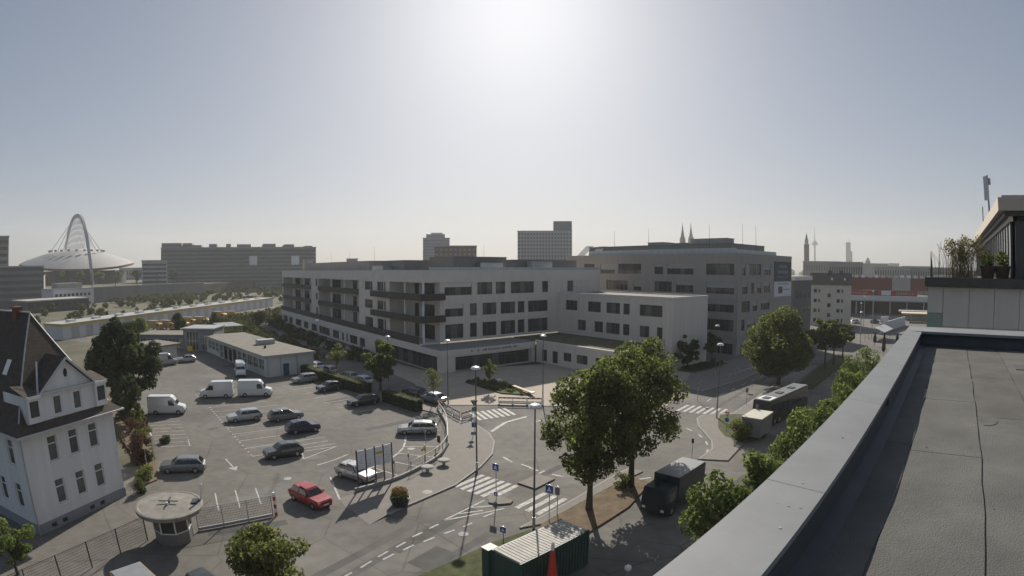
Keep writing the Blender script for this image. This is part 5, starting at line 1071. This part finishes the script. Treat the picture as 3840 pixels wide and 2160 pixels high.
scrub('railway_scrub', 'dark green bushes along the foot of the railway wall', [(-252, 270), (-225, 262), (-215, 320), (-240, 360)], 50, 1.2, F_SCRUB, 5, 72)
scrub('garden_planting', 'mixed shrubs and grasses along the pale building', [(-26, 103), (-34, 108), (-58, 140), (-82, 172), (-90, 190), (-84, 186), (-50, 138), (-27, 110)], 160, .5, F_SCRUB, 2.0, 73)
scrub('yard_shrubbery', 'shrubs and weeds behind the workshop roof', [(-62, 122), (-40, 101), (-37, 104), (-62, 138), (-84, 160), (-95, 158), (-80, 135)], 150, .6, F_SCRUB, 3.4, 74)
scrub('yard_shrubbery', 'rough green strip between the depot yard and the pale building', [(-104, 150), (-90, 150), (-84, 178), (-86, 215), (-100, 245), (-108, 240), (-104, 200)], 130, .8, F_SCRUB, 3.4, 78)
scrub('island_planting', 'low green planting in the bed before the entrance', [(-7.4, 89.6), (-6.0, 91.4), (-2.2, 88.7), (2.4, 80.8), (-1.6, 82.0), (-4.0, 85.2)], 60, .2, F_MID, .9, 75)
scrub('island_planting', 'dark ground cover at the foot of the dark round trees', [(31.5, 98), (33.5, 96), (37, 98), (43, 103.5), (40.5, 106)], 70, .24, F_DARK, 1.1, 76)
scrub('villa_planting', 'dry low planting along the villa hedge', [(-37.5, 43.6), (-33.4, 38.2), (-33, 40), (-36.4, 45), (-46, 57), (-50, 60), (-52, 58)], 60, .2, F_OLIVE, 1.0, 77)
for i, (x, y, h, r_) in enumerate(((-98, 140, 7.5, 2.6), (-88, 146, 7, 2.8), (-96, 118, 8.5, 3.2), (-84, 168, 6, 2.4))):
    tree('yard_tree', ('bushy tree between the yellow lorries and the workshop', 'dark bushy tree behind the bright metal canopy', 'light green tree beyond the villa roof', 'round tree at the far end of the depot yard')[i], (x, y, 0), h, .8, r_, 90+i, (F_DARK, F_DARK, F_YEL, F_OLIVE)[i], 2600, .4, .15, nb=14)

# ================================================================== far landmarks
FAR = mat('far_grey_facade', (.17, .175, .185), .9, .1, .05)
ar = T('arena', 'arena with pale shallow dome hung from a tall white arch', 'arena', (-428, 420, 0), math.atan2(420, -428)-math.pi/2)
# local x runs right across the view, local y away from the camera
q = MB(); q.lathe([(54, 0), (54, 21)], 48); q.build('wall', mat('arena_dark_glass', (.06, .06, .065), .4, .3, .05), ar)
q = MB(); n = 56; fr2 = (1, .97, .85, .7, .5, .3, .12, .002)
def rimz(a): return 29-6.5*abs(math.sin(a))**1.5
for f_ in fr2:
    for k in range(n): a = 2*math.pi*k/n; q.v.append((63*f_*math.cos(a), 63*f_*math.sin(a), 42.3-(42.3-rimz(a))*f_**1.75))
for j in range(len(fr2)-1):
    for k in range(n): q.f.append((j*n+k, j*n+(k+1) % n, (j+1)*n+(k+1) % n, (j+1)*n+k))
dome = q.build('roof', mat('arena_roof_pale', (.44, .42, .40), .7, .06, .03), ar, True)
q = MB(); n = 56
for k in range(n): a0, a1 = 2*math.pi*k/n, 2*math.pi*(k+1)/n; q.bar((62.5*math.cos(a0), 62.5*math.sin(a0), rimz(a0)-1.2), (62.5*math.cos(a1), 62.5*math.sin(a1), rimz(a1)-1.2), .8, 1.8)
q.build('roof_rim', mat('arena_rim_red', (.16, .07, .06), .7), ar)
def archp(t): s = 2*t-1; return Vector((-1-s*17.5, s*84, 75.5*(1-abs(s)**2.4)))
q = MB(); pts = [archp(t) for t in np.linspace(0, 1, 41)]
for a, b in zip(pts[:-1], pts[1:]): q.bar(a, b, 2.3, 2.8)
q.build('arch', mat('arch_grey', (.36, .35, .36), .6), ar); q = MB()
for i in range(-9, 10):
    a = archp(.5+i*.03)
    for k in (-3, 3):
        b = Vector((-1-(i+k)*1.4, (i+k)*5.5, 41.5)); q.bar(a, b, .25, .25)
for a, b in (((-30, 0, 38), archp(.5)), ((29, 0, 38), archp(.5)), ((-22, 8, 39), archp(.56)), ((22, -8, 39), archp(.44))): q.bar(a, b, .5, .5)
q.build('cable', METAL, ar)
for k in range(11): a = R(190+k*16); MB().box(30*math.cos(a)-1.3, 30*math.cos(a)+1.3, 30*math.sin(a)-1, 30*math.sin(a)+1, 39.4, 41.2).build('smoke_vent', CONC, dome)
for i in range(8): tree('arena_tree', 'yellow green round tree in front of the arena wall', (-405+i*13.5, 352+i*12, 8.6), 13.0, 1.5, 6.0, 110+i, F_YEL, 900, 1.1, .3, 'trees in front of the arena', nb=12)
def far_block(name, label, d, x0, x1, zt, zb=0, depth=30, m=FAR, floors=0, cols=0, win=None, strip_=False, top=None, z0w=None):
    """block seen square on: x0,x1 are bearings in degrees, d the distance"""
    p0 = Vector((d*math.sin(R(x0)), d*math.cos(R(x0)))); p1 = Vector((d*math.sin(R(x1)), d*math.cos(R(x1)))); L = (p1-p0).length
    t = T(name, label, 'building', (p0.x, p0.y, zb), math.atan2(p1.y-p0.y, p1.x-p0.x)); q = MB(); q.box(0, L, 0, depth, 0, zt-zb); q.build('wall', m, t)
    q = MB(); q.box(-.4, L+.4, -.4, depth+.4, zt-zb, zt-zb+.8); q.build('roof', CONC, t)
    if floors:
        z0w = z0w or 3; fh = (zt-zb-z0w-1)/floors; q = MB()
        for f in range(floors):
            z = z0w+f*fh
            if strip_: q.box(.8, L-.8, -.35, -.02, z+fh*.25, z+fh*.72)
            else:
                cw = L/cols
                for c in range(cols): q.box(c*cw+cw*.22, (c+1)*cw-cw*.22, -.3, -.02, z+fh*.22, z+fh*.78)
        o = q.build('window_rows', win or GLASS2, t); o['kind'] = 'stuff'
    return t, L
def brg(x): return math.degrees((x*1.49068-1920)/2054)   # bearing of a survey column
sh_, L_ = far_block('municipal_block', 'very long grey office slab with stepped roof beside the arena', 560, brg(405), brg(795), 41, 0, 60, mat('slab_grey', (.2, .205, .21), .8, .1, .04), 10, 1, mat('slab_window_band', (.06, .065, .072), .4, .2, .03), True)
for a, b, h in ((0, .13, 5.2), (.14, .2, 5), (.2, .26, 3), (.31, .36, 4), (.42, .45, 4), (.49, .58, 3.6), (.66, .74, 4), (.8, .86, 3.5), (.93, .98, 2)): MB().box(a*L_, b*L_, 4, 40, 41, 41+h).build('roof_storey', mat('slab_grey', (.15, .155, .165)), sh_)
MB().box(.57*L_, .62*L_, -.7, -.36, 24, 33).build('white_panel', WHITE, sh_); MB().box(.84*L_, .89*L_, -.7, -.36, 24, 33).build('white_panel', WHITE, sh_)
s2, L_ = far_block('white_slab', 'white stair tower block with dark horizontal bands beside the long slab', 450, brg(357), brg(421), 27, 0, 25, mat('slab_white', (.42, .43, .44), .8), 7, 1, mat('slab_window_band', (.07, .075, .085)), True)
s3, L_ = far_block('dark_tower', 'dark banded tower at the edge of the arena', 420, brg(-40), brg(22), 44, 0, 25, mat('slab_grey', (.15, .155, .165)), 9, 1, GLASS2, True)
s4, L_ = far_block('dark_slab', 'low dark slab in front of the arena dome', 360, brg(-40), brg(110), 23, 0, 25, mat('dark_slab_grey', (.10, .10, .105), .8), 5, 1, mat('slab_window_pale', (.19, .19, .19), .8), True)
s5, L_ = far_block('glass_tower', 'blue glass tower with rounded shoulder', 700, brg(1064), brg(1131), 58, 0, 28, mat('blue_glass_tower', (.16, .20, .25), .25, .1, .05, spec=.6), 14, 1, mat('blue_glass_band', (.10, .13, .17), .2, spec=.6), True)
MB().box(4, L_-6, 3, 25, 58, 63.5).build('crown', mat('blue_glass_tower', (.16, .20, .25)), s5); MB().box(10, L_-9, 5, 20, 63.5, 65.5).build('roof_rail', METAL, s5)
s6, L_ = far_block('brick_block', 'dark red brick block with small windows before the glass tower', 500, brg(1093), brg(1199), 39.5, 0, 30, mat('far_red_brick', (.14, .075, .065), .9, .12, .1), 3, 9, mat('slab_window_pale', (.19, .19, .19)), False, z0w=26)
s7, L_ = far_block('hotel_block', 'pale slab with a full grid of dark windows and stepped top', 600, brg(1302), brg(1439), 60, 0, 20, mat('hotel_pale', (.36, .36, .38), .8), 14, 18, mat('hotel_window', (.07, .075, .09), .3))
MB().box(L_*.66, L_, 2, 18, 60.8, 71.5).build('roof_tower', mat('hotel_grey', (.16, .17, .19), .7), s7)
dm_ = T('cathedral', 'twin pointed cathedral spires rising behind the taupe block', 'church', (400, 1234, 0), -R(18)); SP = mat('sooty_stone', (.075, .07, .07), .9, .2, .1)
for x in (-2.6, 17.4):
    q = MB(); q.box(x-7, x+7, -7, 7, 0, 84); tw = q.build('tower', SP, dm_); q = MB(); q.lathe([(7.2, 84), (5.6, 90), (2.9, 104), (1.2, 116), (.35, 126.5), (.1, 128)], 8, (x, 0)); q.build('spire', SP, tw)
    for a, b in ((-6, -6), (6, -6), (-6, 6), (6, 6)): MB().lathe([(1.1, 84), (.6, 90), (.05, 96)], 6, (x+a, b)).build('pinnacle', SP, tw)
MB().box(-8, 23, 7, 120, 0, 60).build('nave', SP, dm_)
ft = T('fair_tower', 'old square brick exhibition tower with stepped lantern', 'tower', (461, 773, 0), -R(31)); q = MB(); q.box(-4.2, 4.2, -4.2, 4.2, 0, 60); q.build('shaft', mat('far_red_brick', (.14, .075, .065)), ft); q = MB(); q.box(-3, 3, -3, 3, 60, 68); q.box(-4.5, 4.5, -4.5, 4.5, 59.4, 60.4); q.build('lantern', CONC, ft); MB().lathe([(2.2, 68), (1.4, 73), (.3, 77.5), (.05, 79)], 8).build('spire', DMETAL, ft)
tv = T('television_tower', 'slender television tower with round pod', 'tower', (1575, 2553, 0), 0); MB().lathe([(7, 0), (5, 120), (4.2, 160), (3.2, 175), (1.6, 200), (.8, 236), (.3, 252)], 12).build('shaft', FAR, tv); MB().lathe([(4, 148), (12, 153), (19, 157), (19, 161), (13, 165), (13, 168), (8, 174), (3, 177)], 20).build('pod', FAR, tv)
ot = T('office_tower', 'slim far office tower with pointed mast', 'tower', (1327, 1878, 0), -R(35)); q = MB(); q.box(-13, 7, -8, 8, 0, 133); q.box(7, 14, -8, 8, 0, 98); q.build('shaft', FAR, ot); MB().lathe([(1.2, 133), (.6, 142), (.1, 150)], 6).build('mast', DMETAL, ot)
rs = random.Random(5)
sky_blocks = [(2020, 2115, 30, 700, 'white_hall'), (2085, 2170, 26, 480, 'far_hall'), (2118, 2235, 31, 900, 'far_hall'), (2178, 2200, 38, 1500, 'far_church'), (2196, 2216, 34, 1500, 'far_block'), (2236, 2262, 42, 1600, 'far_block'), (2268, 2345, 30, 1100, 'far_hall'), (2200, 2300, 24, 600, 'far_hall'), (2290, 2400, 23, 520, 'far_hall'), (795, 880, 24.5, 700, 'far_hall'), (872, 900, 32, 700, 'far_block'), (895, 1070, 25.5, 760, 'far_hall'), (1195, 1305, 27.5, 680, 'far_hall'), (1432, 1500, 28, 560, 'far_block'), (2400, 2700, 22, 800, 'far_hall'), (2225, 2245, 33, 1300, 'far_block'), (2150, 2182, 29, 1000, 'far_hall'), (2300, 2330, 32, 1300, 'far_block'), (830, 860, 27, 900, 'far_block'), (940, 975, 28, 900, 'far_block'), (1235, 1262, 31, 900, 'far_block'), (-200, 40, 20, 700, 'far_hall'), (300, 420, 24, 800, 'far_hall')]
desc = ['pale exhibition hall left of the old brick tower foot', 'grey windowless hall behind the apartment house', 'broad flat hall below the slim far tower', 'small domed far block on the skyline past the slim tower', 'narrow far block beside the domed one', 'lone tall narrow far block on the skyline', 'wide flat roofed hall at the skyline before the terrace', 'low pale hall behind the roof deck cars', 'grey hall meeting the terrace edge', 'low hall just past the long grey slab', 'small square block standing up from the low skyline', 'long low hall before the blue glass tower', 'long flat block between the brick block and the hotel slab', 'plain block beside the hotel slab', 'low hall behind the terrace', 'short pale block between the two narrow skyline blocks', 'stepped hall in front of the slim far tower', 'squat block on top of the wide skyline hall', 'small block just past the end of the long grey slab', 'small block rising from the long low hall', 'small block between the brick block and the hotel slab', 'low hall behind the dark tower', 'low hall between arena and long slab']
for (x0, x1, zt, d, nm), ds in zip(sky_blocks, desc):
    far_block(nm, ds, d, brg(x0), brg(x1), zt, 0, 40, mat('far_facade_%d' % (d % 3), ((.24, .24, .25), (.17, .17, .175), (.3, .3, .3))[d % 3], .9, .1, .05), 2 if d < 900 else 0, max(2, int((x1-x0)/6)))
MB().lathe([(9, 38), (6, 48), (.5, 56)], 8, (1500*math.sin(R(brg(2187))), 1510*math.cos(R(brg(2187))))).build('dome', DMETAL, bpy.data.objects['far_church'])
bpy.data.objects['dome'].location = (0, 0, 0); bpy.data.objects['dome'].matrix_parent_inverse = (__import__('mathutils').Matrix.Translation(bpy.data.objects['far_church'].location) @ __import__('mathutils').Matrix.Rotation(bpy.data.objects['far_church'].rotation_euler.z, 4, 'Z')).inverted()
scrub('distant_woods', 'line of distant tree tops on the horizon', [(-900, 700), (-500, 900), (0, 1000), (600, 1300), (1500, 1900), (1500, 2000), (500, 1400), (-900, 1000)], 260, 7, F_MID, 26, 79)

# ================================================================== our own roof: deck, parapet, and the stepped neighbour
AZ = 45.8
own = T('viewpoint_building', 'flat roofed building we look down from, with grey metal parapet', 'building', (0, 0, 0), azr(AZ))
# local x runs along the parapet (away), local y to the left (street side)
CAPZ, DECK = 17.5, 17.12; yo, yi = 1.18, .73
COP = mat('parapet_coping_metal', (.21, .216, .222), .62, .16, .9, metal=0, spec=.35, bump=.05, bscale=6); FLASH = mat('dark_parapet_flashing', (.055, .055, .058), .6, .2, 2)
MB().box(-14, 16.6, -14, yo-.08, 0, DECK-.02).build('wall', PLASTER2, own)
pw_ = MB(); pw_.box(-14, 15.3, yi+.06, yo-.1, DECK-.02, CAPZ-.04); pw_.box(15.45, 16.5, -14, yo-.1, DECK-.02, CAPZ-.04); pw_.build('parapet_wall', FLASH, own)
for i in range(10):
    x0 = -14+i*2.95; x1 = x0+2.944 if i < 9 else 15.28
    q = MB(); q.v += [(x0, yi, CAPZ-.07), (x1, yi, CAPZ-.07), (x0, yi, CAPZ-.015), (x1, yi, CAPZ-.015), (x0, yo, CAPZ+.01), (x1, yo, CAPZ+.01), (x0, yo, CAPZ-.14), (x1, yo, CAPZ-.14)]; q.f += [(0, 1, 3, 2), (2, 3, 5, 4), (4, 5, 7, 6)]; q.build('coping_sheet', COP, own)
q = MB(); q.box(15.3, 16.6, -14, yo, CAPZ-.06, CAPZ+.004); q.build('coping_sheet', COP, own)
q = MB(); q.quad((-14, yi+.055, CAPZ-.1), (15.4, yi+.055, CAPZ-.1), (15.4, yi-.0, DECK+.06), (-14, yi-.0, DECK+.06)); q.quad((-14, yi, DECK+.06), (15.4, yi, DECK+.06), (15.4, yi-.14, DECK+.012), (-14, yi-.14, DECK+.012)); q.build('upstand_flashing', FLASH, own)
q = MB(); q.quad((15.44, yi+.1, CAPZ-.07), (15.44, -14, CAPZ-.07), (15.36, -14, DECK+.06), (15.36, yi+.1, DECK+.06)); q.quad((15.36, yi, DECK+.06), (15.36, -14, DECK+.06), (15.16, -14, DECK+.012), (15.16, yi, DECK+.012)); q.build('upstand_flashing', FLASH, own)
BIT = mat('bitumen_roofing', (.118, .115, .105), .95, .22, 1.3, bump=.5, bscale=60)
nt = BIT.node_tree                                        # worn streaks along the sheets
BIT2 = mat('bitumen_roofing_dark', (.106, .10, .09), .95, .22, 1.4, bump=.5, bscale=90)
rg = random.Random(2); ys_ = [yi, .28, -.555, -1.42, -2.36, -3.3, -4.26, -5.2, -6.2, -8, -11, -14]
for k in range(len(ys_)-1):
    x = -6+rg.uniform(-2, 0); first_ = True
    while x < 15.3:
        L = rg.uniform(2.6, 5.2); x1 = min(15.34, x+L); q = MB(); zo = .004*(k % 2)+.002
        nseg = max(2, int((x1-x)/.35)); top_ = []
        def wav(s, kk): return .006*math.sin(s*3.1+kk*2)+.006*math.sin(s*11.7+kk)
        for j in range(nseg):
            a, b = x+(x1-x)*j/nseg, x+(x1-x)*(j+1)/nseg
            ya, yb_ = ys_[k]-.008+(wav(a, k) if k else 0), ys_[k]-.008+(wav(b, k) if k else 0); yc, yd_ = ys_[k+1]+.012+wav(a, k+1), ys_[k+1]+.012+wav(b, k+1)
            zt = DECK+.012+zo; q.quad((a, yc, zt), (b, yd_, zt), (b, yb_, zt), (a, ya, zt)); q.quad((a, yc, DECK-.01), (b, yd_, DECK-.01), (b, yd_, zt), (a, yc, zt)); q.quad((a, ya, zt), (b, yb_, zt), (b, yb_, DECK-.01), (a, ya, DECK-.01))
        q.quad((x, ys_[k+1], DECK-.01), (x, ys_[k+1], DECK+.012+zo), (x, ys_[k], DECK+.012+zo), (x, ys_[k], DECK-.01)); q.build('roofing_sheet', BIT if rg.random() < .7 else BIT2, own); x = x1+.012
MB().box(-14, 15.4, -14, yi, DECK-.019, DECK-.004).build('roof_underlay', DMETAL, own)
for x, y, s in ((2.6, .95, .028), (7.4, .95, .03)): MB().lathe([(s, CAPZ-.2), (s, CAPZ-.12), (.01, CAPZ-.1)], 10, (x, yi-.01)).build('fixing_stud', FRAME, own)
for x, y in ((8.8, -3.2), (12.5, -1.9)):
    q = MB().cyl((x, y, DECK), (x, y, DECK+.45), .05, n=10).build('vent_pipe', DMETAL, own); MB().lathe([(.08, DECK+.45), (.09, DECK+.5), (.01, DECK+.54)], 10, (x, y)).build('vent_cap', METAL, q)
    MB().box(x-.3, x+.3, y-.3, y+.3, DECK+.019, DECK+.032).build('roof_patch', BIT2, own)
MB().box(5.2, 6.0, -2.9, -2.1, DECK+.019, DECK+.03).build('roof_patch', BIT2, own)
DIRT = mat('droppings_and_dirt', (.32, .31, .28), .9, .3, 8); DIRT2 = mat('dark_dirt', (.06, .055, .045), .9, .3, 8); dr_ = random.Random(33)
for i in range(26):
    x, y = dr_.uniform(3.0, 14), dr_.uniform(yi+.05, yo-.05); r_ = dr_.uniform(.005, .014); z = CAPZ-.015+.025*(y-yi)/(yo-yi)+.003
    MB().poly([(x+r_*dr_.uniform(.5, 1.4)*math.cos(k), y+r_*dr_.uniform(.5, 1.4)*math.sin(k), z) for k in range(6)]).build('dirt_spot', dr_.choice((DIRT, DIRT2, DIRT2)), own)
for i in range(70):
    x, y = dr_.uniform(.6, 14.5), dr_.uniform(-4.5, yi-.1); r_ = dr_.uniform(.004, .014)
    MB().poly([(x+r_*dr_.uniform(.5, 1.4)*math.cos(k), y+r_*dr_.uniform(.5, 1.4)*math.sin(k), DECK+.0215+.0001*i) for k in range(6)]).build('dirt_spot', dr_.choice((DIRT, DIRT2, DIRT2)), own)
PUD = mat('puddle_stain', (.105, .10, .088), .8, .25, 5)
for i in range(4):
    x, y = dr_.uniform(6, 13), dr_.uniform(-4, .0); r_ = dr_.uniform(.15, .5)
    MB().poly([(x+1.8*r_*dr_.uniform(.75, 1.1)*math.cos(k*.52), y+.8*r_*dr_.uniform(.75, 1.1)*math.sin(k*.52), DECK+.0195+.00015*i) for k in range(12)]).build('water_stain', PUD, own)
# stepped neighbour with panel wall, terrace and glazed penthouse
nb = T('stepped_neighbour', 'grey panelled neighbour with plant terrace and glazed penthouse', 'building', (0, 0, 0), azr(AZ))
PAN = mat('facade_panel_grey', (.42, .42, .41), .7, .08, .5, streak=True); GRN = mat('green_glass_strip', (.16, .24, .22), .3, .08, spec=.5)
XA = 30.0
MB().box(XA+.1, 75, -20, 1.2, 0, 18.3).build('wall', CONC, nb)
ps = [.34, -1.09, -2.48, -3.89, -5.3, -6.7, -8.1]
for a, b in zip(ps[:-1], ps[1:]):
    for z0, z1 in ((10, 12.1), (12.12, 14.2), (14.22, 16.35), (16.37, 18.3)): MB().box(XA, XA+.09, b+.012, a-.012, z0, z1).build('facade_panel', PAN, nb)
for z0, z1 in ((10, 13), (13.02, 16.0), (16.02, 17.0)): MB().box(XA, XA+.09, .36, 1.16, z0, z1).build('glass_strip', GRN, nb)
MB().box(XA, XA+.09, .36, 1.16, 17.02, 18.3).build('facade_panel', PAN, nb)
MB().box(XA-.35, 75, -20, 1.35, 18.32, 18.78).build('terrace_cornice', FLASH, nb)
# penthouse glazing runs along local x at y=-3.5
PY = -3.5; GLZ = mat('penthouse_glass', (.16, .18, .18), .05, .1, spec=.9)
q = MB(); q.box(XA+1.2, 72, PY-8, PY-.4, 18.78, 22.0); q.build('penthouse_core', mat('penthouse_inner', (.16, .16, .15), .9), nb)
for i in range(26):
    x = XA+1.0+i*1.6; MB().box(x-.06, x+.06, PY-.06, PY+.06, 18.78, 21.6).build('mullion', DMETAL, nb); MB().box(x+.07, x+1.53, PY-.02, PY+.0, 18.85, 21.55).build('pane', GLZ, nb)
MB().box(XA+.7, 72, PY-.1, PY+.12, 21.6, 21.85).build('beam', FASCIA, nb); rf = MB().box(XA+.3, 73, PY-9, PY+.75, 22.1, 22.75).build('roof', mat('penthouse_fascia', (.42, .38, .33), .8, .08), nb); MB().box(XA+.5, 72.5, PY-9, PY+.4, 21.85, 22.1).build('soffit', DMETAL, nb)
MB().box(XA+.6, XA+1.0, PY-1.0, PY-.2, 18.78, 21.6).build('corner_column', DMETAL, nb); MB().box(XA+.55, XA+.75, PY-9, PY-1.0, 18.78, 21.6).build('end_panel', PAN, nb); MB().box(XA+2, XA+6, PY-6, PY-1.6, 22.75, 23.5).build('roof_plant', DMETAL, nb); MB().box(XA+14, XA+18, PY-4, PY-.8, 22.75, 24.6).build('roof_plant', CONC, nb)
q = MB(); q.poly([(XA+1, 1.1, 18.78), (XA+4.6, 1.1, 18.78), (XA+1, 1.1, 20.2)]); q.poly([(XA+1, 1.05, 20.2), (XA+4.6, 1.05, 18.78), (XA+1, 1.05, 18.78)]); q.build('wind_screen', mat('screen_grey', (.2, .2, .2), .7), nb)
def L2W(x, y): a = R(AZ); return (x*math.sin(a)-y*math.cos(a), x*math.cos(a)+y*math.sin(a))
am = T('antenna_mast', 'mobile phone antenna mast above the penthouse roof', 'antenna', (*L2W(46, -3.4), 22.75)); MB().cyl((0, 0, 0), (0, 0, 3.6), .07, n=8).build('pole', DMETAL, am); MB().box(-.35, -.1, -.16, .16, 1.7, 3.5).build('antenna_panel', METAL, am); MB().box(.12, .3, -.1, .1, 2.9, 3.4).build('antenna_panel', METAL, am); MB().cyl((-.6, .2, 0), (-.6, .2, 1.2), .04, n=6).build('whip', DMETAL, am)
for i, (x, y, s) in enumerate(((31.2, -2.15, .5), (31.2, -3.0, .5))):
    t = T('terrace_pot', ('brown terrace pot nearer the tall grasses', 'brown terrace pot at the penthouse corner')[i], 'plant pot', (*L2W(x, y), 18.78)); MB().lathe([(.34, 0), (.46, .62), (.4, .62), (.36, .5), (.01, .5)], 14).build('pot', mat('pot_brown', (.08, .05, .035), .8), t)
    me = leaves(150+i, [(0, 0, .95, .38, 1.1)], 260, .16); me.materials.append(F_OLIVE); obj('foliage', me, t)
gr = T('terrace_grasses', 'tall feathery ornamental grasses on the terrace edge', 'grasses', (*L2W(31.6, -.65), 18.78)); q = MB(); g_ = random.Random(8)
for i in range(260):
    x, y = g_.gauss(0, .5), g_.gauss(0, .5); h = g_.uniform(1.2, 2.0); dx, dy = g_.gauss(0, .3), g_.gauss(0, .3); m_ = (x+dx*.4, y+dy*.4, h*.7); q.bar((x, y, 0), m_, .014, .01); q.bar(m_, (x+dx, y+dy, h), .012, .008)
q.build('stem', mat('dry_stems', (.16, .13, .07), .9), gr); me = leaves(160, [(g_.gauss(0, .55), g_.gauss(0, .55), g_.uniform(1.0, 2.0), .22) for _ in range(40)], 1300, .11); me.materials.append(foliage('pale_plumes', (.12, .1, .05), (.24, .2, .1))); obj('plume', me, gr)

# ================================================================== haze
hz_m = bpy.data.materials.new('haze_air'); hz_m.use_nodes = True; nt = hz_m.node_tree
for n_ in list(nt.nodes):
    if n_.type == 'BSDF_PRINCIPLED': nt.nodes.remove(n_)
pv = nt.nodes.new('ShaderNodeVolumePrincipled'); pv.inputs['Color'].default_value = (.95, .95, .95, 1); pv.inputs['Density'].default_value = HAZE; pv.inputs['Anisotropy'].default_value = .1
nt.links.new(pv.outputs[0], nt.nodes['Material Output'].inputs['Volume'])
hz = MB().box(-2600, 2600, -300, 3400, -1.1, 262).build('haze', hz_m); hz['kind'] = 'stuff'
